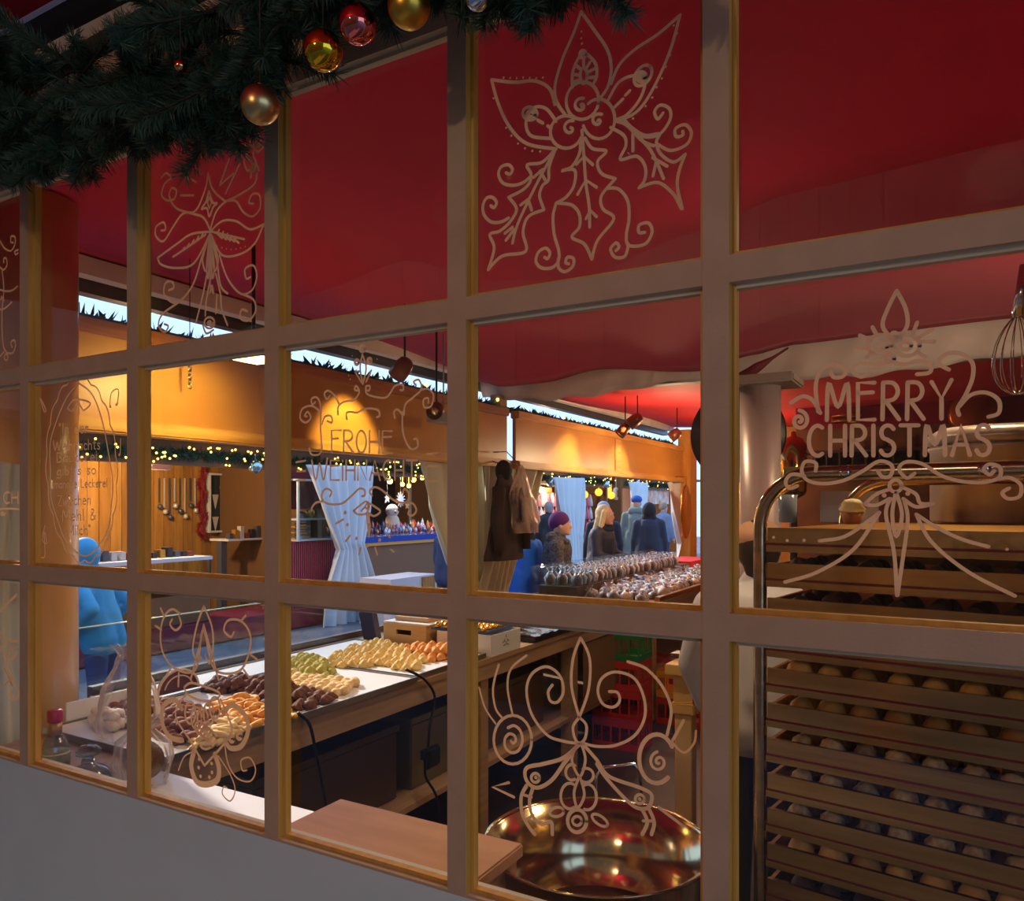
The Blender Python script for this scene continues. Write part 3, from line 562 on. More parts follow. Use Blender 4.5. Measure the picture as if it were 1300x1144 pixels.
A.ell(930, 775, 85, 118, 50, 330, w=5.5).spi(940, 790, 50, -1.5, -100, sx=.9).line((790, 305), (880, 340), (960, 430), (1000, 540), (980, 660), w=4).poly((1060, 590), (1005, 690), w=4).line((1000, 690), (1060, 745), (1110, 700), (1120, 640), w=3)
A.line((560, 700), (480, 770), (380, 800), (300, 820), (300, 880), (350, 915), (420, 880), (480, 800), (550, 705), w=5).ell(343, 867, 20, 22).dots((345, 865), w=5).line((570, 700), (640, 780), (700, 860), (850, 915), (905, 950), (890, 1010), (830, 1010), (760, 950), (680, 860), (640, 800), w=5).ell(848, 970, 22, 22).dots((848, 970), w=5)
A.line((545, 700), (520, 780), (558, 860), (585, 780), (565, 700)).line((555, 860), (530, 940), (548, 1010), (580, 950), (560, 865)).ell(520, 840, 30, 38, 60, 300).ell(590, 855, 34, 34, -120, 120).ell(510, 955, 44, 62, 60, 300).ell(595, 960, 44, 62, -120, 110).ell(545, 1075, 46, 55, w=5).ell(545, 1075, 22, 22).ell(447, 1032, 34, 22, rot=-10).ell(655, 1072, 44, 20, rot=35)
A.line((300, 905), (275, 960), (280, 1040), (310, 1100), (340, 1140), w=5).line((330, 920), (315, 980), (330, 1050), (370, 1090), (420, 1080), (425, 1140), w=5).poly((290, 950), (325, 960)).poly((300, 1070), (335, 1045)).line((860, 1020), (885, 1080), (860, 1140), w=5).line((890, 1010), (918, 1080), (905, 1140), w=5).poly((865, 1075), (915, 1075)).poly((240, 960), (135, 910), (215, 890)).poly((940, 1010), (1060, 1100), w=4)
A.build(4, 0, 'white painted swirling ornament with two spiral discs')
# ================================================================== THINGS IN THE STALL
brownm = M('lamp_brown', (120, 66, 44), .35, .3)
bulbm = M('bulb', (255, 240, 200), emit=(255, 214, 130), estr=9)
reflm = M('reflector', (240, 220, 170), .15, 1)
def spot_lamp(label, loc, dr, energy, r=.05, L=.12, ang=70):
    t = thing('spot_lamp', label, 'spotlight', loc, group=None)
    q = Vector(dr).normalized().to_track_quat('-Z', 'Y').to_matrix().to_4x4()
    loc = Vector(loc); W = lambda p: loc + q @ Vector(p)
    b = MB(); b.lathe([(r * .45, L), (r * .8, L * .9), (r, L * .6), (r, 0), (r * .93, 0), (r * .93, L * .2)], loc, 24, T=q); b.build('lamp_housing', brownm, t)
    MB().lathe([(r * .92, .004), (r * .5, L * .35), (.004, L * .4)], loc, 24, T=q).build('reflector', reflm, t)
    MB().lathe([(.001, L * .12), (r * .55, L * .14), (.001, L * .36)], loc, 16, T=q).build('bulb', bulbm, t)
    top = W((0, 0, L * .7)); MB().tube([top, (top.x, top.y, top.z + .08), (top.x, top.y, 2.752)], .006).build('bracket', black, t)
    lamp('spot_lamp_light', 'SPOT', W((0, 0, -.03)), energy, WARM, dr, .03, .5, ang)
    return t
l1 = PX(503, 478, -2.62); spot_lamp('brown round spotlight above the word FROHE, shining down the valance', l1, (-.75, .05, -.7), 26)
l2 = PX(551, 523, -2.45); spot_lamp('lit round spotlight beside the right edge of the greeting pane', l2, (.35, -.8, -.30), 6, .045, .10)
l3 = PX(798, 540, -2.5); spot_lamp('brown spotlight of a pair above the far valance, nearer one', l3, (-.75, -.25, -.6), 20, .055, .14, 70)
l4 = PX(851, 556, -2.5); spot_lamp('small lit spotlight farthest along the valance', l4, (-.75, -.25, -.6), 20, .055, .12, 70)
l5 = PX(786, 552, -2.6); spot_lamp('pale horn-shaped spotlight hanging under its brown neighbour', l5, (-.6, -.4, -.8), 12, .05, .12, 90)
# floodlight near the left end
l0 = PX(322, 455, -2.5)
t = thing('floodlight', 'flat square floodlight with glass front above the valance, left part', 'floodlight', l0)
MB().box(l0.x - .09, l0.x + .09, l0.y - .1, l0.y + .1, l0.z, l0.z + .05, bev=.01).build('lamp_housing', M('grey_metal', (140, 136, 130), .4, .6), t)
MB().box(l0.x - .075, l0.x + .075, l0.y - .085, l0.y + .085, l0.z - .006, l0.z - .001).build('lens', bulbm, t)
MB().tube([(l0.x, l0.y, l0.z + .05), (l0.x, l0.y, 2.72)], .008).build('bracket', black, t)
lamp('floodlight_light', 'SPOT', (l0.x, l0.y, l0.z - .03), 26, WARM, (-.8, -.1, -.45), .05, 1, 125)
# grey control box by the second spotlight
g0 = PX(563, 531, -2.7)
MB().box(g0.x - .06, g0.x + .06, g0.y - .1, g0.y + .12, g0.z - .03, g0.z + .03, bev=.005).tube([(g0.x, g0.y, g0.z + .03), (g0.x, g0.y, 2.70)], .005).build('power_box', M('grey_box', (150, 152, 150), .4), label='small grey electrical box hanging beside the second spotlight', cat='box')
# chain on the valance
c0 = PX(241, 462, -2.93); c1 = PX(241, 490, -2.93); t = thing('chain', 'short steel chain hanging in front of the lit valance', 'chain', c1)
nlk = 6
for i in range(nlk):
    z = c0.z + (c1.z - c0.z) * i / (nlk - 1); b = MB(); P = [(.008 * math.cos(a), 0, .014 * math.sin(a)) for a in [k * math.pi / 5 for k in range(10)]]
    if i % 2: P = [(0, p[0], p[2]) for p in P]
    b.tube([(c0.x + p[0], c0.y + p[1], z + p[2]) for p in P], .0025, 5, closed=True); b.build('link', steel, t)
MB().tube([(c0.x, c0.y, c0.z + .012), (c0.x, c0.y, 2.752)], .002, 5).build('cord', black, t)
# ---------------------------------------------------------------- cloths of the hatch
def curtain(name, label, X, rows, folds, amp, mat, nu=60, nv=30, x2=None, group=None, dx=0):
    Q = [[*PX(a, b, X), *PX(c, d, X if x2 is None else x2)] for a, b, c, d in rows]
    def fn(u, v):
        q = interp(Q, v); A = Vector(q[:3]); B = Vector(q[3:]); p = A.lerp(B, u)
        p.x += amp * math.sin(u * folds * 2 * math.pi + 1.5 * math.sin(v * 3)) + amp * .4 * math.sin(u * folds * 5 + v * 4) + dx
        return p
    return MB().grid(fn, nu, nv).build(name, mat, label=label, cat='curtain', group=group, solid=.003)
cream = M('cream_cloth', (222, 216, 190), .8, c2=(206, 200, 176), scale=2, trans=.15)
bluec = M('pale_cloth', (218, 222, 222), .8, c2=(208, 214, 216), scale=2)
curtain('hatch_curtain', 'cream curtain swept to the left of the grey hatch post', -3.08, [(528, 575, 608, 575), (540, 640, 612, 650), (566, 715, 618, 720), (585, 770, 640, 780)], 4, .03, cream)
curtain('hatch_curtain', 'cream curtain gathered right of the grey hatch post behind the dark coat', -3.04, [(612, 585, 690, 592), (612, 640, 676, 640), (616, 700, 655, 700), (600, 765, 640, 765)], 5, .03, cream)
curtain('hatch_curtain', 'white curtain tied at the far end of the serving hatch', -3.04, [(846, 610, 880, 610), (852, 650, 872, 650), (862, 690, 868, 690), (858, 716, 874, 716)], 3, .03, bluec)
curtain('corner_curtain', 'pale greenish curtain at the extreme left edge of the window', -2.62, [(-70, 575, 26, 590), (-70, 700, 24, 700), (-70, 850, 26, 850), (-70, 1010, 28, 1000)], 4, .012, M('green_cream', (214, 216, 190), .7))
# dark coat on the post, plastic bag on a hook
p0 = PX(632, 612, -2.92); t = thing('hanging_coat', 'dark brown work coat hanging on the hatch post', 'coat', (p0.x, p0.y, 1.1))
def coatf(u, v):
    q = interp([(.03, .10), (.12, .14), (.15, .17), (.15, .20), (.17, .24)], v); a = 2 * math.pi * u
    z = p0.z + .05 - v * .62
    return Vector((p0.x + .06 + q[0] * .5 * math.cos(a), p0.y + q[1] * math.sin(a) * (1 + .12 * math.sin(a * 5 + v * 5)), z))
MB().grid(coatf, 40, 20).build('coat_body', M('brown_coat', (62, 44, 38), .85, c2=(48, 34, 30), scale=6), t)
for s in (-1, 1): MB().tube([(p0.x + .08, p0.y + s * .12, p0.z - .05), (p0.x + .12, p0.y + s * .2, p0.z - .28), (p0.x + .13, p0.y + s * .19, p0.z - .5)], [.05, .045, .04], 10).build('sleeve', MATS['brown_coat'], t)
MB().ball((p0.x + .05, p0.y, p0.z + .08), .075, sc=(.8, 1, 1.1)).build('hood', M('coat_black', (30, 24, 24), .8), t)
MB().tube([(p0.x + .05, p0.y, p0.z + .12), (p0.x - .06, p0.y, p0.z + .16), (-3.055, p0.y, p0.z + .16)], .006).build('hook', steel, t)
bagm = film('crinkled_film', (230, 205, 190), .62)
b0 = PX(661, 590, -2.75)
def bagf(u, v):
    q = interp([(.02, 0), (.06, .1), (.13, .25), (.15, .42), (.12, .5)], v); a = 2 * math.pi * u
    k = 1 + .16 * math.sin(a * 3 + v * 6) + .1 * math.sin(a * 7 - v * 9)
    return Vector((b0.x + q[0] * .55 * k * math.cos(a), b0.y + q[0] * k * math.sin(a) * 1.15 + .05 * v, b0.z - q[1]))
t = thing('plastic_bag', 'crumpled translucent plastic bag hanging in the hatch, left of the purple beanie', 'bag', (b0.x, b0.y, b0.z - .5))
MB().grid(bagf, 36, 22).build('bag_film', bagm, t)
MB().tube([(b0.x, b0.y, b0.z - .01), (b0.x - .12, b0.y, b0.z + .10), (-2.985, b0.y, b0.z + .10)], .004).build('hook', steel, t)
# brass disc and black disc
d0 = PX(871, 650, -2.80); q = Matrix.Rotation(R(90), 4, 'Y') @ Matrix.Rotation(0, 4, 'X')
MB().lathe([(.001, -.008), (.30, -.012), (.325, 0), (.30, .010), (.001, .008)], d0, 40, T=Matrix.Rotation(R(6), 4, 'Z'), ax='X').tube([(d0.x, d0.y, d0.z + .32), (d0.x, d0.y, 2.0), (-2.93, d0.y, 2.0)], .006).build('brass_disc', M('brass', (190, 142, 60), .3, 1), label='round brass disc hanging edge-on by the far corner post', cat='disc')
d1 = PY(935, 552, 3.75)
MB().lathe([(.001, .0), (.29, .0), (.295, .02), (.27, .06), (.001, .07)], d1, 48, ax='Y').tube([(d1.x, d1.y, d1.z + .29), (d1.x, d1.y, 2.735)], .004).build('round_black_lid', M('black_enamel', (30, 24, 22), .35), label='large round black pan hanging behind the mauve pillar', cat='pan')
# mauve pillar
p1 = PY(965, 560, 3.2)
t = thing('grey_pillar', 'smooth mauve-grey cylindrical pillar with a pale cap plate', 'pillar', (p1.x, p1.y, 0))
MB().lathe([(.107, 0), (.107, 2.29)], (p1.x, p1.y, 0), 40).build('shaft', M('mauve_metal', (186, 168, 166), .35, .2), t)
MB().box(p1.x - .16, p1.x + .2, p1.y - .16, p1.y + .16, 2.291, 2.34, bev=.01).build('cap_plate', M('cap', (170, 162, 150), .5), t)
# red knotted cord over the cap
k0 = PY(955, 470, 3.4)
MB().tube([PY(934, 478, 3.3), PY(950, 474, 3.3), PY(962, 466, 3.3), PY(980, 455, 3.4), PY(1000, 442, 3.6)], [.012, .03, .028, .01, .006]).build('red_strap', M('strap', (110, 30, 34), .7), label='dark red knotted strap above the mauve pillar', cat='strap')
# ---------------------------------------------------------------- left end: bottle, decanter, bags
cg = glass('bottle_glass', (205, 216, 218), .13)
def lathe_thing(name, label, cat, c, parts, group=None):
    t = thing(name, label, cat, c, group=group)
    for nm, prof, mat, n in parts: MB().lathe(prof, c, n).build(nm, mat, t)
    return t
c = PZ(70, 976, .901); lathe_thing('liquor_bottle', 'clear glass bottle with a red screw cap and gold neck label', 'bottle', c, [
 ('bottle_body', [(.034, 0), (.038, .004), (.04, .03), (.038, .055), (.028, .085), (.017, .10), (.015, .145), (.001, .146)], cg, 28),
 ('neck_label', [(.0185, .098), (.0175, .132)], M('gold_label', (178, 132, 70), .4, .5), 24),
 ('cap', [(.019, .134), (.0205, .136), (.0205, .164), (.018, .167), (.001, .167)], M('red_cap', (180, 20, 50), .35), 24),
 ('paper_label', [(.0385, .018), (.0395, .03), (.0385, .05)], M('cream_label', (196, 186, 160), .7), 28)])
c = PZ(112, 996, .901); lathe_thing('glass_decanter', 'squat glass decanter with a round stopper beside the red-capped bottle', 'decanter', c, [
 ('decanter_body', [(.05, 0), (.058, .006), (.057, .03), (.04, .045), (.018, .055), (.016, .07), (.001, .07)], cg, 28),
 ('stopper', [(.014, .068), (.016, .076), (.030, .082), (.032, .093), (.022, .103), (.001, .106)], cg, 28),
 ('liquid', [(.048, .004), (.054, .01), (.053, .02), (.001, .021)], M('clear_spirit', (190, 180, 170), .1, spec=.8), 24)])
c = PZ(98, 950, .901)
def bag2(u, v):
    q = interp([(.11, 0), (.12, .08), (.10, .16), (.05, .24), (.035, .27), (.06, .30)], v); a = 2 * math.pi * u
    k = 1 + .12 * math.sin(a * 4 + v * 5) + .08 * math.sin(a * 9 - v * 14)
    return Vector((c.x + .05 + q[0] * k * math.cos(a), c.y + .14 + q[0] * .7 * k * math.sin(a), .903 + q[1]))
MB().grid(bag2, 40, 24).build('tall_film_bag', film('clear_film', (235, 225, 225), .45), label='tall clear plastic bag gathered at its neck behind the red-capped bottle', cat='bag')
# cellophane gift bag
c = PZ(182, 996, .901)
t = thing('gift_bag', 'cellophane bag of dark chocolates tied beside the sill', 'bag', c)
def bag3(u, v):
    q = interp([(.07, 0), (.085, .05), (.075, .10), (.03, .14), (.055, .17)], v); a = 2 * math.pi * u
    k = 1 + .12 * math.sin(a * 5 + v * 4) + .07 * math.sin(a * 11)
    return Vector((c.x + q[0] * k * math.cos(a) - .03, c.y + .02 + q[0] * .8 * k * math.sin(a), c.z + q[1]))
MB().grid(bag3, 40, 18).build('bag_film', MATS['clear_film'], t)
MB().ball((c.x - .03, c.y + .02, c.z + .055), .062, 20, 12, sc=(1, .8, .85)).build('chocolates', M('choc_fill', (96, 52, 40), .5, c2=(70, 36, 28), scale=40, bump=1), t)
MB().box(-1.97, -1.20, .07, .31, .885, .90, bev=.003).box(-1.95, -1.90, .1, .28, 0, .8849).box(-1.27, -1.22, .1, .28, 0, .8849).build('white_side_table', M('white_melamine', (226, 226, 232), .35), label='narrow white table under the window, left of the wooden box', cat='table')
t = thing('wooden_box', 'pale wooden box with a flat lid standing under the window', 'box', (-1.02, .2, .0))
MB().box(-1.185, -.80, .08, .325, 0, .905, bev=.003).build('box_body', M('beech', (200, 150, 112), .5, c2=(186, 136, 98), scale=3, stretch=(1, 6, 6)), t)
MB().box(-1.30, -.79, .07, .335, .9055, .935, bev=.004).build('lid', MATS['beech'], t)
# ---------------------------------------------------------------- trays of cookies
tray_m = M('tray_paper', (232, 234, 238), .55, c2=(222, 226, 232), scale=6, bump=.2); alu = M('tray_rim', (150, 140, 124), .3, .8)
def tray(label, x0, x1, y0, y1, z=.902, name='cookie_tray'):
    t = thing(name, label, 'tray', ((x0 + x1) / 2, (y0 + y1) / 2, z))
    MB().box(x0, x1, y0, y1, z, z + .012, bev=.002).build('tray_base', alu, t)
    MB().box(x0 + .004, x1 - .004, y0 + .004, y1 - .004, z + .0125, z + .016).build('paper_liner', tray_m, t)
    b = MB(); b.box(x0 - .004, x0, y0, y1, z, z + .022).box(x1, x1 + .006, y0, y1, z, z + .024).box(x0, x1, y0 - .004, y0, z, z + .022).box(x0, x1, y1, y1 + .004, z, z + .022); b.build('rim', alu, t); return t
tray('near cookie tray lined with white paper, holding brown and yellow cookies', -2.585, -1.975, .34, 1.545)
tray('far cookie tray lined with white paper, holding rows of cream swirls', -2.84, -2.0, 1.57, 2.14)
tray('back cookie tray along the glass guard holding pistachio swirls', -2.84, -2.602, .74, 1.545)
def petals(n, d): return lambda a, k: 1 + d * math.cos(n * a + k * .55)
def cookie_mesh(kind):
    b = MB()
    if kind == 'swirl': b.lathe([(.019, 0), (.022, .005), (.020, .012), (.015, .02), (.010, .025), (.004, .029), (.001, .030)], n=18, wob=petals(6, .13))
    elif kind == 'star': b.lathe([(.020, 0), (.024, .004), (.018, .012), (.012, .02), (.004, .027), (.001, .027)], n=20, wob=petals(7, .26))
    elif kind == 'ball': b.lathe([(.010, 0), (.017, .005), (.019, .014), (.015, .023), (.006, .028), (.001, .028)], n=14, wob=lambda a, k: 1 + .08 * math.sin(3 * a + k * 2.1))
    elif kind == 'horn':
        P = [(.022 * math.cos(a), .022 * math.sin(a), .010) for a in [R(-80 + 20 * k) for k in range(9)]]
        b.tube(P, [.005, .008, .010, .011, .0115, .011, .010, .008, .005], 10)
    elif kind == 'finger': b.tube([(-.03, 0, .009), (-.015, .002, .011), (.002, 0, .011), (.018, -.002, .011), (.03, 0, .009)], [.005, .010, .0105, .010, .005], 10)
    elif kind == 'dome': b.lathe([(.024, 0), (.027, .006), (.026, .018), (.020, .032), (.010, .041), (.001, .044)], n=18, wob=petals(8, .05))
    elif kind == 'rough': b.lathe([(.020, 0), (.025, .008), (.023, .02), (.018, .032), (.007, .040), (.001, .041)], n=16, wob=lambda a, k: 1 + .14 * math.sin(4 * a + k * 1.7) + .07 * math.sin(7 * a - k))
    return b
CK = {}
def cookies(kind, name, label, group, cmat, pts, sc=1.0, jit=.25):
    if not pts: return
    xs = sorted(p[0] for p in pts); ys = sorted(p[1] for p in pts); q = lambda a, f: a[min(len(a) - 1, int(len(a) * f))]
    fine = name not in ('dome_cookie', 'rough_cookie', 'dark_cookie'); lab0 = label
    for (x, y, z) in pts:
        if fine: label = lab0 + ', ' + ('street side' if x < q(xs, .34) else 'middle' if x < q(xs, .67) else 'inner side') + ' of the ' + ('window end' if y < q(ys, .25) else 'second quarter' if y < q(ys, .5) else 'third quarter' if y < q(ys, .75) else 'far end')
        else: label = lab0 + ', ' + ('front row' if pts.index((x, y, z)) // 9 == 0 else 'middle row' if pts.index((x, y, z)) // 9 == 1 else 'rear row')
        s = sc * random.uniform(.9, 1.12); rot = (random.uniform(-jit, jit), random.uniform(-jit, jit), random.uniform(0, 6.28))
        key = (kind, cmat.name)
        if key not in CK:
            o = cookie_mesh(kind).build(name, cmat, centre=False); CK[key] = o
        else: o = bpy.data.objects.new(name, CK[key].data); col.objects.link(o)
        o.location = (x, y, z); o.rotation_euler = rot; o.scale = (s, s, s); tag(o, label, 'cookie', group)
def inpoly(p, P):
    r = False; j = len(P) - 1
    for i in range(len(P)):
        if (P[i][1] > p[1]) != (P[j][1] > p[1]) and p[0] < (P[j][0] - P[i][0]) * (p[1] - P[i][1]) / (P[j][1] - P[i][1]) + P[i][0]: r = not r
        j = i
    return r
def region(poly, sp, z=.92, j=.2, layers=1, dz=.02):
    P = [PZ(a, b, z) for a, b in poly]; P = [(p.x, p.y) for p in P]; res = []
    x0 = min(p[0] for p in P); x1 = max(p[0] for p in P); y0 = min(p[1] for p in P); y1 = max(p[1] for p in P)
    for L in range(layers):
        Q = P if L == 0 else [(sum(p[0] for p in P) / len(P) * (.28 * L) + p[0] * (1 - .28 * L), sum(p[1] for p in P) / len(P) * (.28 * L) + p[1] * (1 - .28 * L)) for p in P]
        y = y0 + sp * .5 * L; k = 0
        while y <= y1:
            x = x0 + (sp * .5 if k % 2 else 0)
            while x <= x1:
                q = (x + random.uniform(-j, j) * sp, y + random.uniform(-j, j) * sp)
                if inpoly(q, Q): res.append((q[0], q[1], z + L * dz))
                x += sp
            y += sp * .87; k += 1
    return res
m_cream = M('cookie_cream', (236, 208, 138), .7, c2=(222, 186, 106), scale=60); m_orange = M('cookie_orange', (230, 158, 70), .65, c2=(216, 136, 50), scale=50)
m_green = M('cookie_green', (176, 176, 84), .75, c2=(196, 186, 110), scale=70); m_choc = M('cookie_choc', (112, 66, 46), .7, c2=(92, 52, 38), scale=60)
m_yel = M('cookie_yellow', (240, 184, 84), .65, c2=(224, 158, 60), scale=50); m_truf = M('cookie_truffle', (140, 88, 66), .75, c2=(112, 66, 50), scale=50)
m_sug = M('cookie_sugar', (244, 240, 236), .9, c2=(214, 190, 160), scale=30); m_pale = M('cookie_pale', (238, 214, 160), .75, c2=(226, 192, 130), scale=50)
cookies('swirl', 'swirl_cookie', 'cream piped swirl cookie on the far tray', 'cream swirls on the far tray', m_cream, region([(412, 838), (470, 815), (512, 822), (540, 840), (527, 855), (478, 846), (430, 850)], .049, j=.22), .98, .1)
cookies('swirl', 'swirl_cookie', 'orange swirl cookie on the far tray', 'orange swirls on the far tray', m_orange, region([(513, 822), (575, 825), (600, 836), (543, 842)], .045, layers=2), 1.08, .3)
cookies('swirl', 'pistachio_cookie', 'green pistachio swirl cookie', 'pistachio swirls', m_green, region([(350, 848), (388, 834), (412, 843), (428, 858), (420, 866), (372, 868)], .045, layers=2), 1.08, .3)
cookies('ball', 'nut_cookie', 'cream nut cookie beside the chocolate pile', 'cream nut cookies', m_pale, region([(345, 866), (372, 858), (430, 868), (452, 868), (452, 882), (425, 884), (372, 878)], .042, layers=1), 1.15, .3)
cookies('star', 'chocolate_star', 'dark brown star cookie in its pile', 'chocolate stars on the near tray', m_choc, region([(248, 880), (272, 866), (296, 862), (350, 872), (400, 880), (428, 892), (372, 906), (340, 898), (300, 880)], .046, layers=3, dz=.017), 1.1, .4)
cookies('horn', 'yellow_crescent', 'golden crescent cookie', 'yellow crescents', m_yel, region([(262, 904), (300, 888), (345, 900), (378, 908), (345, 922), (305, 930), (275, 914)], .043, layers=2, dz=.016), 1.1, .4)
cookies('ball', 'brown_truffle', 'milk-brown truffle cookie in its pile', 'brown truffles', m_truf, region([(140, 905), (160, 896), (196, 896), (250, 904), (276, 920), (262, 938), (240, 948), (196, 938), (156, 922)], .038, layers=3, dz=.018), 1.15, .5)
cookies('finger', 'pale_finger', 'pale finger cookie', 'pale finger cookies', m_pale, region([(236, 950), (246, 932), (300, 918), (318, 926), (300, 936), (262, 956)], .036, layers=2, dz=.015), 1.0, .2)
cookies('ball', 'sugared_cookie', 'snow-white sugared cookie', 'sugared cookies', m_sug, region([(112, 918), (124, 908), (150, 914), (160, 926), (134, 932)], .036, layers=2), 1.1, .3)
# tray edge card and chocolate plaque
a0 = PX(110, 905, -2.58); a1 = PX(157, 890, -2.58)
MB().box(-2.598, -2.592, .42, .70, .9005, .985).build('white_divider', white, label='plain white card divider behind the sugared cookies', cat='card')
c = PX(217, 880, -2.595); t = thing('chocolate_plaque', 'half-round dark chocolate plaque with pale rim standing behind the truffles', 'plaque', (c.x, c.y, .94))
P = [(0, .09 * math.cos(a), .07 * math.sin(a)) for a in [R(k * 12) for k in range(16)]]
MB().prism([(c.x - .006, c.y + .03 + p[1], .935 + p[2] * 1.2) for p in P], (.012, 0, 0)).build('plaque_body', M('choc_dark', (88, 44, 34), .5), t)
MB().tube([(c.x + .006, c.y + .03 + p[1], .935 + p[2] * 1.2) for p in P], .005, 6).build('rim', M('plaque_rim', (216, 190, 170), .6), t)
MB().tube([(c.x + .007, c.y + .03 + p[1] * .7, .94 + p[2] * .8) for p in P[1:-1]], .003, 6).build('piped_line', MATS['plaque_rim'], t)
# wooden crate with hand hole, papers and boxes
kx0, kx1, ky0, ky1, kz = -2.66, -2.38, 2.17, 2.60, .902
cm = M('crate_wood', (206, 166, 112), .55, c2=(190, 146, 92), scale=4, stretch=(1, 6, 6)); t = thing('wooden_crate', 'pale wooden crate with a slot handle behind the cream swirls', 'crate', ((kx0 + kx1) / 2, (ky0 + ky1) / 2, kz))
b = MB(); hx0, hx1, hz0, hz1 = -2.575, -2.475, kz + .065, kz + .09
b.box(kx0, hx0, ky0, ky0 + .012, kz, kz + .12).box(hx1, kx1, ky0, ky0 + .012, kz, kz + .12).box(hx0, hx1, ky0, ky0 + .012, kz, hz0).box(hx0, hx1, ky0, ky0 + .012, hz1, kz + .12); b.build('front_board', cm, t)
MB().box(kx1 - .012, kx1, ky0 + .0125, ky1, kz, kz + .12).build('side_board', cm, t); MB().box(kx0, kx0 + .012, ky0 + .0125, ky1, kz, kz + .12).build('side_board', cm, t)
MB().box(kx0 + .0125, kx1 - .0125, ky1 - .012, ky1, kz, kz + .12).build('back_board', cm, t)
MB().box(kx0 + .0125, kx1 - .0125, ky0 + .0125, ky1 - .0125, kz, kz + .01).build('bottom', cm, t)
MB().box(kx0 - .01, kx1 + .01, ky0 + .01, ky1 + .02, kz + .121, kz + .127, bev=.001).build('clipboard', white, label='white clipboard lying across the wooden crate', cat='clipboard')
MB().box(kx0 + .03, kx1 - .03, ky0 + .06, ky1 - .06, kz + .128, kz + .150, bev=.002).build('brown_envelope', M('kraft', (196, 160, 128), .7), label='folded kraft paper bag lying on the clipboard', cat='paper bag')
MB().box(-2.50, -2.42, 2.40, 2.52, kz + .151, kz + .185, bev=.006).build('card_reader', M('reader', (200, 204, 208), .35), label='small white card reader on the paper bag', cat='card reader')
T = Matrix.Translation((-2.70, 2.20, .902)) @ Matrix.Rotation(R(-14), 4, 'Y')
MB().box(-.12, -.03, 0, .05, .025, .19, T=T, bev=.003).build('navy_box', M('navy', (52, 54, 84), .5), label='narrow navy gift box leaning beside the wooden crate', cat='box')
T = Matrix.Translation((-2.345, 2.23, .902)) @ Matrix.Rotation(R(-28), 4, 'X')
MB().box(-.01, .008, 0.0, .016, .008, .15, T=T).build('white_strut', white, label='slim white plastic strut leaning on the right side of the crate', cat='strut')
# white open box with gold chocolates
bx0, bx1, by0, by1, bz = -2.31, -1.985, 2.17, 2.47, .9008; t = thing('white_box', 'open white card box with a small printed reindeer head on its side', 'box', ((bx0 + bx1) / 2, (by0 + by1) / 2, bz))
MB().box(bx0, bx1, by0, by1, bz, bz + .004).build('bottom', whitebox, t)
for nm, v4 in (('side', (bx0, bx1, by0, by0 + .004)), ('side', (bx0, bx1, by1 - .004, by1)), ('side', (bx0, bx0 + .004, by0 + .0045, by1 - .0045)), ('side', (bx1 - .004, bx1, by0 + .0045, by1 - .0045))): MB().box(*v4, bz + .0045, bz + .105).build(nm, whitebox, t)
b = MB(); ly = 2.32; lz = bz + .05; X = bx1 + .0008
for s in (-1, 1): b.tube([(X, ly, lz), (X, ly + s * .02, lz + .012), (X, ly + s * .035, lz + .004)], .0015, 5).tube([(X, ly + s * .012, lz + .008), (X, ly + s * .016, lz + .02)], .0012, 5)
b.tube([(X, ly, lz + .028), (X, ly, lz + .04)], .0015, 5).tube([(X, ly - .03, lz - .012), (X, ly, lz - .006), (X, ly + .03, lz - .012)], .0015, 5); b.build('printed_mark', M('print', (90, 84, 84), .7), t)
MB().box(-2.36, -2.02, 2.185, 2.455, bz + .1055, bz + .118, bev=.003).build('blue_tray', M('blue_tray', (66, 84, 124), .45), label='blue insert tray set on top of the white box', cat='tray')
go = M('gold_foil', (232, 178, 70), .25, .9)
proto = None
for i in range(6):
    for j in range(5):
        x = -2.33 + i * .056; y = 2.205 + j * .056
        if proto is None: proto = MB().lathe([(.014, 0), (.019, .004), (.018, .012), (.011, .024), (.001, .027)], n=12, wob=petals(6, .1)).build('gold_chocolate', go, centre=False); o = proto; tag(o, 'gold-wrapped chocolate in the rows on the blue tray', 'chocolate', 'gold chocolates')
        else: o = dup(proto)
        o['label'] = 'gold-wrapped chocolate, %s from the street and %s from the near end' % (('first', 'second', 'third', 'fourth', 'fifth', 'sixth')[i], ('first', 'second', 'third', 'fourth', 'fifth')[j])
        o.location = (x, y, bz + .1185)
# brown boxes, golden tray
for i in range(5):
    y = 2.60 + i * .17; lb = 'brown woven chocolate basket, number %s from the white box' % ('one', 'two', 'three', 'four', 'five')[i]
    t = thing('small_basket', ['small brown basket right behind the white box', 'second small brown basket from the white box', 'small brown basket in the middle of the basket row', 'fourth small brown basket from the white box', 'small brown basket farthest from the white box'][i], 'basket', (-2.45, y, .902), group='brown baskets behind the golden tray')
    b = MB(); x0, x1 = -2.6, -2.3
    for k in range(4): b.box(x0, x1, y - .07, y - .066, .902 + k * .024, .902 + k * .024 + .02).box(x1 - .004, x1, y - .0655, y + .0655, .902 + k * .024, .902 + k * .024 + .02).box(x0, x1, y + .066, y + .07, .902 + k * .024, .902 + k * .024 + .02).box(x0, x0 + .004, y - .0655, y + .0655, .902 + k * .024, .902 + k * .024 + .02)
    b.build('woven_side', M('wicker', (126, 66, 42), .6), t); MB().box(x0 + .01, x1 - .01, y - .06, y + .06, .903, .985).build('filling', M('choc_fill', (96, 52, 40)), t)
t = thing('golden_tray', 'shiny golden foil tray on the counter edge right of the white box', 'tray', (-2.1, 3.0, .902))
MB().box(-2.27, -1.975, 2.62, 3.35, .902, .93, bev=.003).build('tray_base', black, t)
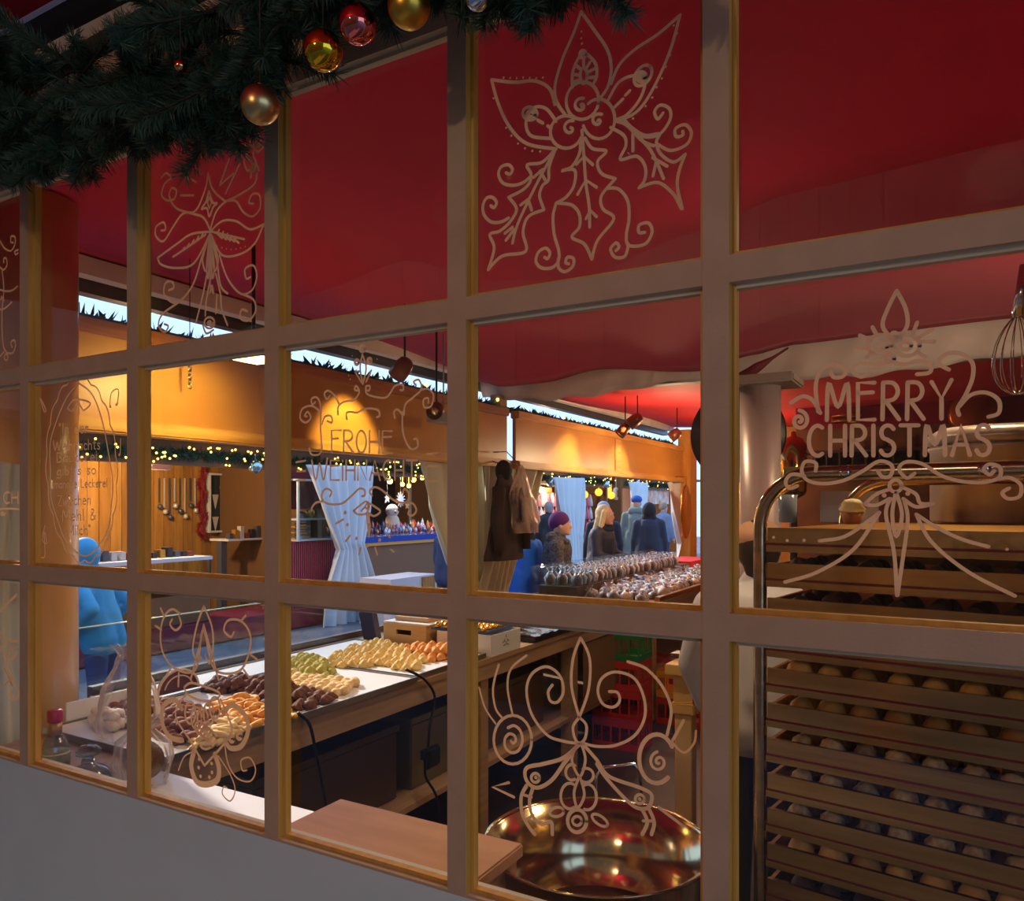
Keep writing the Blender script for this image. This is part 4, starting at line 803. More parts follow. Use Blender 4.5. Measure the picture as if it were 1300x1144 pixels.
def foil(u, v): return Vector((-2.26 + u * .28, 2.63 + v * .71, .934 + .006 * math.sin(u * 9 + v * 17) * math.sin(v * 31)))
MB().grid(foil, 20, 40).build('foil', M('foil', (214, 190, 130), .18, 1, bump=.6, scale=40), t)
# ================================================================== RIGHT SIDE: tray trolley, pots, table, crates, vendor
rsteel = M('trolley_steel', (188, 172, 140), .2, 1, c2=(168, 150, 116), scale=4, stretch=(1, 8, 12))
rimm = M('tray_steel', (200, 170, 116), .27, 1, c2=(172, 144, 94), scale=5, stretch=(.6, 8, 8), bump=.05)  # golden sheen of warm light put into the steel colour
redst = M('red_edge', (120, 24, 26), .4)
ru = _u(-600.0); e = -(Vector((CO, SI, 0)) * ru + Vector((-SI, CO, 0))); e.normalize(); RANG = math.atan2(e.y, e.x)
rp0 = PD(965, 800, 1.60); RLOC = Vector((rp0.x, rp0.y, 0))
RW, RD = .66, .62
rk = thing('tray_trolley', 'tall stainless steel tray trolley with rounded tube arches', 'trolley')
def arch(y):
    P = [(0, y, .10)] + [(0, y, .5), (0, y, 1.1), (0, y, 1.58)] + [(.11 - .11 * math.cos(a), y, 1.605 + .11 * math.sin(a)) for a in [R(10 * k) for k in range(10)]]
    Q = [(RW - p[0], p[1], p[2]) for p in reversed(P)]
    return MB().tube(P + Q, .0135, 14)
arch(0).build('front_arch', rsteel, rk); arch(RD).build('rear_arch', rsteel, rk)
for x in (0, RW):
    MB().box(x - .01, x + .01, .015, RD - .015, .10, .13).build('base_bar', rsteel, rk)
    for y in (0, RD):
        f = MB().lathe([(.008, -.012), (.04, -.012), (.04, .012), (.008, .012)], (x, y, .04), 20, ax='Y').build('wheel', black, rk)
        MB().box(x - .012, x + .012, y - .016, y + .016, .06, .10).build('fork', rsteel, f)
MB().box(.05, RW - .05, -.006, .01, 1.700, 1.728).build('name_rail', rimm, rk)
MB().lathe([(.001, -.01), (.011, -.008), (.011, 0)], (.17, -.006, 1.714), 12, ax='Y').build('bolt', chrome, rk)
MB().lathe([(.001, -.01), (.011, -.008), (.011, 0)], (.40, -.006, 1.714), 12, ax='Y').build('bolt', chrome, rk)
ORD = ['topmost', 'second', 'third', 'fourth', 'fifth', 'sixth', 'seventh', 'eighth', 'ninth', 'tenth', 'eleventh']
kinds = [None, 'dark', 'dark', 'dark', 'dome', 'dome', 'rough', 'rough', 'rough', 'dome', 'dark']
m_dome = M('dome_cookie', (206, 150, 66), .65, c2=(226, 178, 92), scale=40); m_rough = M('rough_cookie', (226, 196, 140), .75, c2=(170, 120, 72), scale=50, bump=.5); m_dark = M('dark_cookie', (84, 48, 36), .6)
RM = Matrix.Translation(RLOC) @ Matrix.Rotation(RANG, 4, 'Z')
for k in range(11):
    t0 = 1.556 - .0717 * k
    b = MB(); b.box(.014, RW - .014, -.006, .002, t0, t0 + .013).box(.014, .024, .004, RD, t0, t0 + .006).box(RW - .024, RW - .014, .004, RD, t0, t0 + .006)
    b.build('tray_rail', rimm, rk)
    MB().box(.014, RW - .014, -.005, .001, t0 + .0132, t0 + .0178).build('red_strip', redst, rk)
    t = thing('baking_tray', '%s steel baking tray from the top of the trolley' % ORD[k], 'baking tray', group='trays in the trolley')
    b = MB(); x0, x1, y0, y1, z0 = .026, RW - .026, .002, RD - .01, t0 + .018
    b.box(x0, x1, y0, y1, z0, z0 + .003).build('tray_base', rimm, t)
    b = MB(); b.box(x0 - .008, x1 + .008, y0 - .010, y0 - .0005, z0 + .0002, z0 + .031).box(x0 - .008, x0, y0, y1, z0, z0 + .027).box(x1, x1 + .008, y0, y1, z0, z0 + .027).box(x0, x1, y1, y1 + .008, z0, z0 + .027); b.build('rim', rimm, t)
    t.location = RLOC; t.rotation_euler = (0, 0, RANG)
    if kinds[k]:
        pts = []
        for j in range(3):
            for i in range(9): pts.append(tuple(RM @ Vector((x0 + .045 + i * .062 + random.uniform(-.004, .004), y0 + .035 + j * .065, z0 + .0035))))
        if kinds[k] == 'dome': cookies('dome', 'dome_cookie', 'yellow dome cookie on the %s trolley tray from the top' % ORD[k], 'dome cookies on the %s tray' % ORD[k], m_dome, pts, .98, .05)
        elif kinds[k] == 'rough': cookies('rough', 'rough_cookie', 'craggy pale cookie on the %s trolley tray from the top' % ORD[k], 'craggy cookies on the %s tray' % ORD[k], m_rough, pts, .92, .3)
        else: cookies('dome', 'dark_cookie', 'dark chocolate cookie on the %s trolley tray from the top' % ORD[k], 'dark cookies on the %s tray' % ORD[k], m_dark, pts, .8, .1)
rk.location = RLOC; rk.rotation_euler = (0, 0, RANG)
# steel kettle on the trolley's top tray
def on_rack(x, y): return RM @ Vector((x, y, 0))
kc = PD(1275, 600, 2.0); kz = 1.605
t = thing('steel_stockpot', 'large brushed steel stockpot with a lid on top of the tray trolley', 'pot', (kc.x, kc.y, kz))
brush = M('brushed_steel', (226, 218, 214), .34, .4, c2=(150, 132, 108), scale=3, stretch=(1, 1, .2))
br = brush.node_tree.nodes['Principled BSDF']; br.inputs['Anisotropic'].default_value = .7
MB().lathe([(.165, 0), (.17, .008), (.17, .185), (.175, .19), (.175, .197), (.168, .20)], (kc.x, kc.y, kz), 56).build('pot_body', brush, t)
MB().lathe([(.168, .2002), (.178, .205), (.180, .225), (.15, .245), (.03, .25), (.001, .25)], (kc.x, kc.y, kz), 56).build('lid', brush, t)
MB().tube([(kc.x - .17, kc.y - .04, kz + .15), (kc.x - .195, kc.y - .05, kz + .15), (kc.x - .195, kc.y - .07, kz + .12), (kc.x - .17, kc.y - .06, kz + .12)], .006).build('handle', chrome, t)
# tray under the pot (board over the arches)
c = PD(1150, 660, 1.95)
T = Matrix.Translation(RLOC) @ Matrix.Rotation(RANG, 4, 'Z')
MB().box(.03, RW + .1, .012, RD + .1, 1.590, 1.604, T=T, bev=.002).build('top_board', M('brass_board', (196, 146, 62), .35, .6), label='golden board on top of the trolley carrying the stockpot', cat='board')
# cream muffin, card, glass
c = PD(1082, 662, 1.95); t = thing('muffin', 'pale cream topped muffin on the board behind the trolley arch', 'muffin', (c.x, c.y, 1.6045))
MB().lathe([(.019, 0), (.026, .028)], (c.x, c.y, 1.6045), 18, wob=petals(9, .06)).build('paper_cup', M('cup_paper', (170, 110, 70), .7), t)
MB().lathe([(.024, .0285), (.030, .036), (.024, .046), (.027, .05), (.018, .060), (.001, .064)], (c.x, c.y, 1.6045), 18, wob=petals(6, .09)).build('cream_topping', M('cream_top', (236, 222, 170), .6), t)
c = PD(1080, 650, 2.15)
MB().box(c.x - .08, c.x + .07, c.y, c.y + .006, 1.6045, 1.69, T=None).build('white_sheet', M('blueish_card', (196, 204, 216), .5), label='white card standing behind the cream topped muffin', cat='card')
c = PD(1000, 650, 2.1)
MB().lathe([(.020, 0), (.023, .003), (.026, .075), (.024, .075), (.021, .006), (.001, .006)], (c.x, c.y, 1.6045), 20).build('drinking_glass', M('frosted', (190, 205, 220), .15, trans=.6), label='small bluish glass left of the cream topped muffin', cat='glass')
# whisk hanging from the ceiling
wc = PD(1292, 450, 1.75); t = thing('balloon_whisk', 'large wire balloon whisk hanging at the right edge', 'whisk', (wc.x, wc.y, wc.z - .1))
for k in range(7):
    a = math.pi * k / 7; P = []
    for i in range(21):
        f = -1 + i / 10; r = .058 * math.cos(f * math.pi / 2) ** .6 if abs(f) < 1 else 0
        s = 1 if f >= 0 else 1
        P.append(None)
    P = [(wc.x + .058 * math.sin(q) * (math.sin(q / 2) ** .5 if q < math.pi else math.sin(q / 2) ** .5) * math.cos(a), wc.y + .058 * math.sin(q) * (math.sin(q / 2) ** .5) * math.sin(a), wc.z + .09 * math.cos(q)) for q in [2 * math.pi * i / 24 for i in range(25)]]
    MB().tube(P, .0011, 5).build('wire', chrome, t)
MB().tube([(wc.x, wc.y, wc.z + .085), (wc.x + .015, wc.y, wc.z + .2)], .012, 12).build('handle', chrome, t)
MB().tube([(wc.x + .015, wc.y, wc.z + .2), (wc.x + .02, wc.y, 2.738)], .002, 5).build('cord', black, t)
# coffee urn, shelf with boxes, pan at the back partition
c = PY(1007, 560, 5.2); t = thing('steel_urn', 'tall shiny steel urn on a stand right of the mauve pillar', 'urn', (c.x, c.y, 0))
MB().lathe([(.11, 0), (.11, .02), (.03, .05), (.03, 1.70), (.08, 1.73)], (c.x, c.y, 0), 24).build('stand', steel, t)
MB().lathe([(.085, 1.731), (.10, 1.76), (.10, 2.12), (.07, 2.17), (.02, 2.19), (.02, 2.22), (.001, 2.23)], (c.x, c.y, 0), 32).build('urn_body', M('gold_steel', (210, 180, 110), .12, 1), t)
MB().tube([(c.x + .1, c.y, 2.05), (c.x + .16, c.y, 2.03), (c.x + .16, c.y, 1.85), (c.x + .1, c.y, 1.84)], .009).build('handle', chrome, t)
s0 = PY(1035, 577, 6.9); s1 = PY(1190, 600, 6.9)
t = thing('wall_shelf', 'dark wooden wall shelf with square compartments on the back partition', 'shelf', ((s0.x + s1.x) / 2, 6.85, s1.z))
sm = M('shelf_wood', (70, 44, 30), .6)
MB().box(s0.x, s1.x, 6.72, 6.998, s0.z, s0.z + .025).build('board', sm, t); MB().box(s0.x, s1.x, 6.72, 6.998, s1.z - .02, s1.z).build('board', sm, t)
MB().box(s0.x, s1.x, 6.985, 6.998, s1.z + .001, s0.z - .001).build('back', M('shelf_back', (96, 60, 38), .6), t)
nd = 9
for i in range(nd + 1):
    x = s0.x + (s1.x - s0.x - .015) * i / nd; MB().box(x, x + .015, 6.73, 6.984, s1.z + .001, s0.z - .001).build('divider', sm, t)
for i, (px, lb) in enumerate(((1075, 'black iron weight on the wall shelf, left one'), (1125, 'black iron weight on the wall shelf, right one'))):
    c = PY(px, 577, 6.85); MB().lathe([(.07, 0), (.06, .02), (.02, .03), (.03, .06), (.012, .10), (.001, .105)], (c.x, c.y, s0.z + .0255), 18).build('iron_weight', black, label=lb, cat='weight')
c = PY(1074, 535, 6.8)
MB().tube([(c.x + .12 * math.cos(a), c.y + .09 * math.sin(a), c.z) for a in [k * math.pi / 12 for k in range(24)]], .012, 8, closed=True).tube([(c.x + .12 * math.cos(a), c.y + .09 * math.sin(a), c.z + .05) for a in [k * math.pi / 12 for k in range(24)]], .012, 8, closed=True).tube([(c.x, c.y + .09, c.z), (c.x, 6.999, c.z + .02)], .01).tube([(c.x, c.y + .09, c.z + .05), (c.x, 6.999, c.z + .04)], .01).tube([(c.x - .12, c.y, c.z), (c.x - .12, c.y, c.z + .05)], .01).build('brass_ring_holder', M('brass', (190, 142, 60)), label='brass double ring holder on the crimson back cloth', cat='holder')
c = PY(1235, 525, 6.9)
MB().lathe([(.001, 0), (.19, 0), (.20, -.02), (.17, -.045), (.001, -.05)], c, 36, ax='Y').tube([(c.x, c.y - .0, c.z + .1), (c.x, 6.999, c.z + .12)], .01).build('copper_lid', M('copper', (176, 92, 50), .35, .8), label='round copper lid hanging on the crimson back cloth at the right', cat='lid')
# wooden table with corbel leg
tz = .965; c = PD(868, 842, 3.35)
t = thing('baking_table', 'sturdy pale wooden baking table with a stepped corner leg', 'table', (c.x + .25, c.y + .25, 0))
bw = M('table_wood', (222, 182, 110), .5, c2=(206, 160, 86), scale=4, stretch=(1, 1, .5))
MB().box(c.x - .07, c.x + .75, c.y - .05, c.y + .65, tz - .045, tz, bev=.004).build('table_top', bw, t)
for i, (x, y) in enumerate(((c.x - .04, c.y), (c.x + .66, c.y), (c.x + .66, c.y + .56), (c.x - .04, c.y + .56))):
    g = MB().box(x, x + .075, y, y + .075, 0, tz - .22, bev=.003).build('leg', bw, t)
    MB().box(x - .015, x + .09, y - .015, y + .09, tz - .219, tz - .17, bev=.006).box(x - .005, x + .08, y - .005, y + .08, tz - .169, tz - .0455).build('corbel', bw, g)
c2 = PZ(852, 838, tz)
MB().box(c2.x - .02, c2.x + .1, c2.y + .05, c2.y + .13, tz + .0005, tz + .02, bev=.003).build('small_scale', M('scale', (90, 80, 66), .4, .4), label='small dark metal weighing scale on the wooden table corner', cat='scale')
# steel mixing bowl on low table
c = PD(758, 1062, 1.72); bz = .905
t = thing('mixing_bowl', 'very large shiny steel mixing bowl in the lower middle pane', 'bowl', (c.x, c.y, bz - .3))
bowl = M('bowl_steel', (206, 186, 140), .14, 1)
MB().lathe([(.10, bz - .28), (.17, bz - .25), (.225, bz - .14), (.245, bz), (.252, bz + .003), (.252, bz - .004), (.238, bz - .004), (.218, bz - .13), (.16, bz - .235), (.001, bz - .255)], (c.x, c.y, 0), 64).lathe([(.001, bz - .283), (.12, bz - .283), (.12, bz - .279), (.001, bz - .279)], (c.x, c.y, 0), 32).build('bowl_body', bowl, t)
MB().lathe([(.001, bz - .20), (.185, bz - .19)], (c.x, c.y, 0), 40).build('batter', M('batter', (120, 78, 50), .35), t)
P = [PD(756, 1018, 1.95), PD(757, 985, 1.95), PD(765, 975, 1.95), PD(805, 970, 1.95), PD(812, 978, 1.95), PD(815, 1015, 1.95)]
dz = c - P[0]
MB().tube(P, .004, 8).build('wire_guard', chrome, t)
t2 = thing('bowl_stand', 'low steel stand under the large mixing bowl', 'stand', (c.x, c.y, 0)); zt = bz - .284
MB().box(c.x - .22, c.x + .22, c.y - .2, c.y + .2, zt - .02, zt).build('stand_top', steel, t2)
for sx in (-1, 1):
    for sy in (-1, 1): MB().tube([(c.x + sx * .2, c.y + sy * .18, 0), (c.x + sx * .2, c.y + sy * .18, zt - .021)], .012).build('leg', steel, t2)
# crates on the floor
def crate(lb, x, y, z, col_, w=.34, d=.26, h=.2):
    t = thing('plastic_crate', lb, 'crate', (x, y, z), group='plastic crates under the hatch')
    for nm, v4 in (('side', (-w, w, -d, -d + .01)), ('side', (-w, w, d - .01, d)), ('side', (-w, -w + .01, -d + .0105, d - .0105)), ('side', (w - .01, w, -d + .0105, d - .0105))):
        v4 = [q / 2 if abs(q) > .3 or True else q for q in v4]
        b = MB(); x0, x1, y0, y1 = x + v4[0], x + v4[1], y + v4[2], y + v4[3]
        horiz = (x1 - x0) > (y1 - y0); b.box(x0, x1, y0, y1, z, z + .045).box(x0, x1, y0, y1, z + h - .05, z + h - .002)
        n = 6
        for i in range(n):
            if horiz: q = x0 + (x1 - x0 - .012) * i / (n - 1); b.box(q, q + .012, y0, y1, z + .0455, z + h - .0505)
            else: q = y0 + (y1 - y0 - .012) * i / (n - 1); b.box(x0, x1, q, q + .012, z + .0455, z + h - .0505)
        b.build(nm, col_, t)
    MB().box(x - w / 2 + .006, x + w / 2 - .006, y - d / 2 + .006, y + d / 2 - .006, z + .002, z + .01).build('crate_floor', col_, t)
redc = M('crate_red', (176, 34, 40), .45); grc = M('crate_green', (30, 110, 56), .45); orc = M('crate_orange', (206, 130, 40), .5)
c = PZ(790, 945, 0)
for i, (m_, lb) in enumerate(((redc, 'red plastic crate at the bottom of the stack under the green crate'), (redc, 'second red crate up in the stack under the green crate'), (redc, 'third red crate, directly below the green crate'), (grc, 'green plastic crate on top of the red ones'))): crate(lb, c.x, c.y, i * .2, m_)
for i, (m_, lb) in enumerate(((redc, 'red crate on the floor below the orange crate'), (orc, 'orange crate on top of the short red stack'))): crate(lb, c.x + .20, c.y + .75, i * .2, m_)
for i, (m_, lb) in enumerate(((grc, 'green crate at the bottom behind the golden tray'), (redc, 'red crate on the rear green crate'))): crate(lb, c.x - .05, c.y + 1.2, i * .2, m_)
# black cables under the counter
for lb, P in (('black cable hanging from the far cookie tray down past the shelf', [PX(515, 850, -1.975), PX(538, 862, -1.96), PX(552, 885, -1.96), PX(546, 920, -1.96), PX(543, 955, -1.97), PX(540, 985, -1.97), PX(556, 1020, -1.97), PX(558, 1110, -1.97)]), ('black cable hanging from the near cookie tray edge', [PX(378, 905, -1.97), PX(393, 920, -1.96), PX(402, 960, -1.96), PX(410, 1000, -1.97), PX(416, 1040, -1.97), PX(418, 1110, -1.97)])):
    MB().tube([Vector(p) for p in cat_rom([tuple(q) for q in P], 5)], .006, 8).build('power_cable', black, label=lb, cat='cable')
c = PX(552, 960, -1.94); MB().box(c.x - .03, c.x + .0, c.y - .05, c.y + .05, c.z - .05, c.z + .04, bev=.01).box(-2.001, c.x - .0305, c.y - .02, c.y + .02, c.z - .02, c.z + .02).build('power_socket', black, label='black power socket block under the counter', cat='socket')
# dark cupboard boxes under the counter
for lb, y0, y1, cc in (('dark brown storage box on the shelf under the near cookies', .8, 1.6, (70, 52, 34)), ('olive storage box on the shelf under the far cookies', 1.7, 2.05, (96, 84, 48)), ('brown storage box on the shelf behind the second leg', 2.25, 3.0, (80, 60, 44))):
    t = thing('storage_box', lb, 'box', (-2.4, (y0 + y1) / 2, .3655)); mm = M('storage%d' % cc[0], cc, .6)
    MB().box(-2.75, -2.12, y0, y1, .3655, .66, bev=.006).build('box_body', mm, t); MB().box(-2.76, -2.11, y0 - .008, y1 + .008, .6605, .69, bev=.004).build('lid', mm, t)
# ---------------------------------------------------------------- bagged chocolates on the far counter
t = thing('display_riser', 'wooden stepped riser with brass rail carrying the bagged chocolates', 'riser', (-2.5, 5.6, .90))
MB().box(-2.94, -2.60, 4.5, 7.4, .9005, 1.0).build('upper_step', M('riser_dark', (90, 66, 52), .6), t); MB().box(-2.03, -1.985, 4.7, 7.2, .9005, .935, bev=.004).build('brass_rail', M('brass', (190, 142, 60)), t)
pg = thing('glass_guard', 'clear glass guard in front of the woman with the purple beanie', 'glass guard', (-2.97, 4.4, .93))
MB().box(-2.974, -2.966, 4.42, 7.4, .931, 1.16).build('glass_panel', MATS['guard_glass'], pg); MB().box(-2.96, -2.40, 4.40, 4.408, .9005, 1.16).build('end_panel', MATS['guard_glass'], pg)
clearf = film('bag_cellophane', (225, 230, 240), .5, .12)
fills = [M('fill_brown', (110, 62, 42), .6, c2=(70, 38, 28), scale=30), M('fill_dark', (70, 44, 40), .5, c2=(110, 76, 50), scale=30), M('fill_cream', (206, 170, 130), .6, c2=(170, 120, 80), scale=30)]
ties = [M('tie_blue', (60, 90, 180), .4), M('tie_gold', (214, 170, 70), .3, .5), M('tie_red', (170, 30, 40), .4)]
protos = []
def treat_bag(k, tall):
    t = thing('treat_bag', None, 'bag')
    H = .12 if tall else .08; b = MB()
    b.lathe([(.03, 0), (.042, .01), (.045, H * .5), (.02, H * .82), (.008, H * .88), (.03, H * 1.15)], n=16, wob=lambda a, q: 1 + .16 * math.sin(5 * a + q * 2)); b.build('bag_film', clearf, t)
    MB().ball((0, 0, H * .36), .036, 12, 8, sc=(1, 1, H * 8)).build('sweets', fills[k % 3], t) if False else MB().lathe([(.02, .003), (.036, .012), (.038, H * .45), (.02, H * .68), (.001, H * .7)], n=10, wob=lambda a, q: 1 + .12 * math.sin(3 * a + q)).build('sweets', fills[k % 3], t)
    MB().tube([(.010 * math.cos(a), .010 * math.sin(a), H * .88) for a in [i * math.pi / 4 for i in range(8)]], .005, 5, closed=True).build('tie', ties[k % 3], t)
    return t
pa = [treat_bag(k, False) for k in range(3)]; pb = [treat_bag(k, True) for k in range(3)]
usedp = set()
def put(pr, x, y, z, lb, grp):
    if pr.name not in usedp: usedp.add(pr.name); o = pr; o.location = (x, y, z); o.rotation_euler = (0, 0, random.uniform(0, 6)); o['label'] = lb; o['group'] = grp
    else: o = dup(pr, (x, y, z), random.uniform(0, 6), lb, grp)
    return o
LAB = ['brown', 'dark', 'cream']; TN = ['blue', 'gold', 'red']
for i in range(26):
    for j in range(5):
        k = random.randrange(3); yq = ('near end', 'second quarter', 'third quarter', 'far end')[min(3, i // 7)]; o = put(pa[k], -2.53 + j * .107 + random.uniform(-.03, .03), 4.62 + i * .104 + random.uniform(-.03, .03), .9005, 'bag of %s sweets, %s tie, %s row of low step, %s' % (LAB[k], TN[k], ('street-side', 'second', 'middle', 'fourth', 'inner')[j], yq), 'low bags of %s sweets' % LAB[k]); o.rotation_euler.x = random.uniform(-.35, .35); o.rotation_euler.y = random.uniform(-.35, .35); o.scale = (random.uniform(.9, 1.25),) * 3
for i in range(27):
    for j in range(3):
        k = 0 if random.random() < .6 else 1; yq = ('near end', 'second quarter', 'third quarter', 'far end')[min(3, i // 7)]; o = put(pb[k], -2.89 + j * .115 + random.uniform(-.02, .02), 4.6 + i * .1 + random.uniform(-.02, .02), 1.0005, 'tall bag of %s sweets, %s tie, %s row of upper step, %s' % (LAB[k], TN[k], ('street-side', 'middle', 'inner')[j], yq), 'tall bags of %s sweets' % LAB[k])
bpy.data.objects.remove(pb[2].children[0]); [bpy.data.objects.remove(q) for q in list(pb[2].children)]; bpy.data.objects.remove(pb[2])
# far end of the counter: red cloth, basket, bottle
MB().box(-2.55, -2.1, 7.45, 7.9, .9005, .93, bev=.004).build('white_tray_stack', whitebox, label='stack of white trays at the far end of the counter', cat='tray')
T = Matrix.Translation((-2.14, 7.35, .99)) @ Matrix.Rotation(R(35), 4, 'Y')
t = thing('bread_basket', 'tilted orange-brown wooden basket at the far end of the bags', 'basket', (-2.14, 7.35, .9005))
MB().box(-2.26, -2.02, 7.25, 7.44, .9005, .93).build('foot', M('orange_wood', (206, 130, 50), .5), t); MB().box(-.13, .13, -.1, .1, -.02, .0, T=T).box(-.13, .13, -.1, -.085, .0005, .05, T=T).box(-.13, .13, .085, .1, .0005, .05, T=T).build('basket_body', MATS['orange_wood'], t)
c = Vector((-2.16, 8.05, .901)); lathe_thing('sauce_bottle', 'small bottle with a bright pink cap by the corner post', 'bottle', c, [('bottle_body', [(.035, 0), (.04, .01), (.038, .09), (.014, .13), (.013, .15)], M('pale_bottle', (206, 190, 170), .3), 20), ('cap', [(.017, .151), (.016, .24), (.001, .245)], M('pink_cap', (240, 40, 130), .4), 16)])
MB().box(-2.93, -2.56, 7.45, 8.3, 1.0, 1.02).box(-2.93, -2.91, 7.45, 8.3, .9005, .9995).box(-2.58, -2.56, 7.45, 8.3, .9005, .9995).build('red_cloth_table', M('red_cloth', (200, 50, 60), .7), label='small stand covered in red cloth at the far end', cat='stand')
# ================================================================== THE STREET: stalls opposite
FX = -8.0
def YZ(px, py, X=FX): p = PX(px, py, X); return p.y, p.z
plank_m = [M('plank_a', (176, 128, 56), .6, c2=(150, 104, 42), scale=3, stretch=(6, 6, .6)), M('plank_b', (160, 112, 46), .6, c2=(136, 92, 36), scale=3, stretch=(6, 6, .6))]
def stall(lb, y0, y1, back, dep=2.0, base=None, h=2.35, roofc=(84, 66, 56)):
    t = thing('market_stall', lb, 'stall', (FX - dep / 2, (y0 + y1) / 2, 0))
    rm = M('roof%d' % roofc[0], roofc, .8)
    MB().box(FX - dep - .1, FX + .35, y0 - .05, y1 + .05, h + .12, h + .2).build('roof', rm, t)
    MB().box(FX - .05, FX, y0, y1, h - .22, h + .119).build('fascia', M('fascia', (120, 84, 46), .6), t)
    for y in (y0, y1 - .08): MB().box(FX - .08, FX - .051, y, y + .08, 0, h + .119).build('post', M('post_w', (130, 92, 50), .6), t)
    n = int((y1 - y0) / .16)
    if back == 'plank':
        for i in range(n):
            y = y0 + (y1 - y0) * i / n; MB().box(FX - dep, FX - dep + .02 + .006 * (i % 2), y + .004, y + (y1 - y0) / n - .004, .0, h + .1).build('plank', plank_m[i % 2], t)
        MB().box(FX - dep - .03, FX - dep - .001, y0, y1, 0, h + .1).build('back_wall', M('dark_back', (60, 42, 26), .8), t)
    else: MB().box(FX - dep - .03, FX - dep, y0, y1, 0, h + .1).build('back_wall', back, t)
    for y in (y0, y1 - .03): MB().box(FX - dep, FX - .08, y, y + .03, 0, h + .1).build('side_wall', M('side_w', (110, 76, 42), .7), t)
    return t
needle_far = M('fir_green', (34, 84, 64), .8, c2=(24, 62, 46), scale=20)
fairy = M('fairy_light', (255, 210, 110), emit=(255, 196, 80), estr=6)
def fir_strip(lb, X, y0, y1, z, r=.10, n=900, lights=50, size=.05):
    t = thing('fir_garland', lb, 'garland', (X, (y0 + y1) / 2, z - r), group=None); b = MB()
    b.tube([(X, y0, z), (X, (y0 + y1) / 2, z), (X, y1, z)], .015, 6)
    for i in range(n):
        y = random.uniform(y0, y1); a = random.uniform(0, 6.28); q = Vector((math.cos(a), random.uniform(-.7, .7), math.sin(a))).normalized() * random.uniform(.5, 1) * r
        s = Vector((random.uniform(-1, 1), random.uniform(-1, 1), random.uniform(-1, 1))).normalized() * size * .35; c = Vector((X, y, z))
        b.add([c + q * .1 - s, c + q * .1 + s, c + q], [(0, 1, 2)])
    b.build('needles', needle_far, t, kind='stuff')
    if lights:
        b = MB()
        for i in range(lights):
            y = random.uniform(y0, y1); a = random.uniform(0, 6.28); b.ball((X + r * .9 * abs(math.cos(a)), y, z + r * .8 * math.sin(a)), .013, 6, 4)
        b.build('fairy_lights', fairy, t, kind='stuff')
    return t
crim = M('stall_crimson', (96, 16, 34), .8)
s1 = stall('jewellery stall with golden plank back wall across the street', 2.4, 7.15, 'plank')
s0 = stall('dim plank stall across the street, left of the jewellery stall', -9, 2.25, 'plank')
s2 = stall('glass ornament stall with a dark interior across the street', 7.3, 11.6, M('dark_interior', (26, 22, 26), .8))
s3 = stall('toy stall with crimson cloth back across the street', 12.2, 18.2, crim)
s4 = stall('bright farthest stall with an orange front across the street', 19.2, 25.5, M('bright_back', (190, 150, 120), .7), roofc=(130, 84, 60))
fir_strip('fir garland with fairy lights above the jewellery stall', FX + .06, 2.4, 7.2, 2.26, .13, 1500, 70, .07)
fir_strip('fir garland with fairy lights above the ornament stall', FX + .06, 7.3, 11.7, 2.26, .13, 1500, 60, .07)
fir_strip('fir garland with fairy lights above the toy stall', FX + .06, 12.2, 18.3, 2.27, .13, 1500, 60, .08)
fir_strip('fir garland with fairy lights above the farthest stall', FX + .06, 19.2, 25.5, 2.28, .13, 900, 40, .09)
fir_strip('fir garland lying along the top of the golden valance', -3.12, .65, 8.5, 2.43, .07, 1600, 12, .05)
lamp('stall_fill_light', 'POINT', (-8.6, 4.8, 2.1), 170, (1, .68, .36), size=.1)  # unseen point lights added to brighten the stalls opposite, without fixtures
lamp('stall_fill_light', 'POINT', (-8.5, 9.5, 2.1), 60, (1, .75, .5), size=.1)
lamp('stall_fill_light', 'POINT', (-8.3, 15, 2.1), 170, (1, .75, .5), size=.1)
lamp('stall_fill_light', 'POINT', (-8.6, 22, 2.1), 200, (1, .8, .6), size=.1)
# --- jewellery stall content
def px_box(px0, py0, px1, py1, X, thick):
    a = PX(px0, py0, X); b = PX(px1, py1, X); return X - thick / 2, X + thick / 2, min(a.y, b.y), max(a.y, b.y), min(a.z, b.z), max(a.z, b.z)
wf = M('white_frame', (206, 206, 206), .4)
t = thing('display_counter', 'white display counter with glass shelf and small jewellery in the golden stall', 'counter', (-8.1, 4.3, 0))
MB().box(-8.45, -7.8, 2.5, 5.25, 1.0, 1.04).build('upper_board', wf, t); MB().box(-8.45, -7.8, 2.5, 5.25, .70, .73).build('lower_board', wf, t)
MB().box(-8.45, -7.85, 2.5, 5.25, .26, .60).build('lower_cabinet', M('cab_wood', (120, 80, 46), .6), t); MB().box(-8.5, -7.7, 2.4, 7.1, .001, .25).build('plinth', M('red_plinth', (120, 34, 48), .6), t)
for y in (2.5, 3.8, 5.2): MB().box(-7.83, -7.8, y, y + .03, .60, 1.0).build('post', chrome, t)
MB().box(-7.8, -7.795, 2.53, 5.2, .74, .99).build('glass_front', MATS['guard_glass'], t)
gm = [M('g1', (90, 96, 110), .3, .5), M('g2', (200, 196, 190), .3, .3), M('g3', (40, 36, 44), .5), M('g4', (190, 150, 70), .3, .6), M('g5', (120, 50, 40), .5)]
gn = ['grey', 'white', 'black', 'golden', 'brown']
for i in range(26):
    y = 2.6 + i * .1; k = random.randrange(5); h = random.uniform(.04, .13)
    for z, pl in ((1.0405, 'upper board'), (.7305, 'lower board')):
        MB().box(-8.15, -8.03, y, y + .075, z, z + h, bev=.006).build('jewel_box', gm[k], label='small %s jewellery box on the %s of the white counter' % (gn[k], pl), cat='box', group='jewellery boxes')
c0 = px_box(267, 603, 326, 672, -9.9, .05)
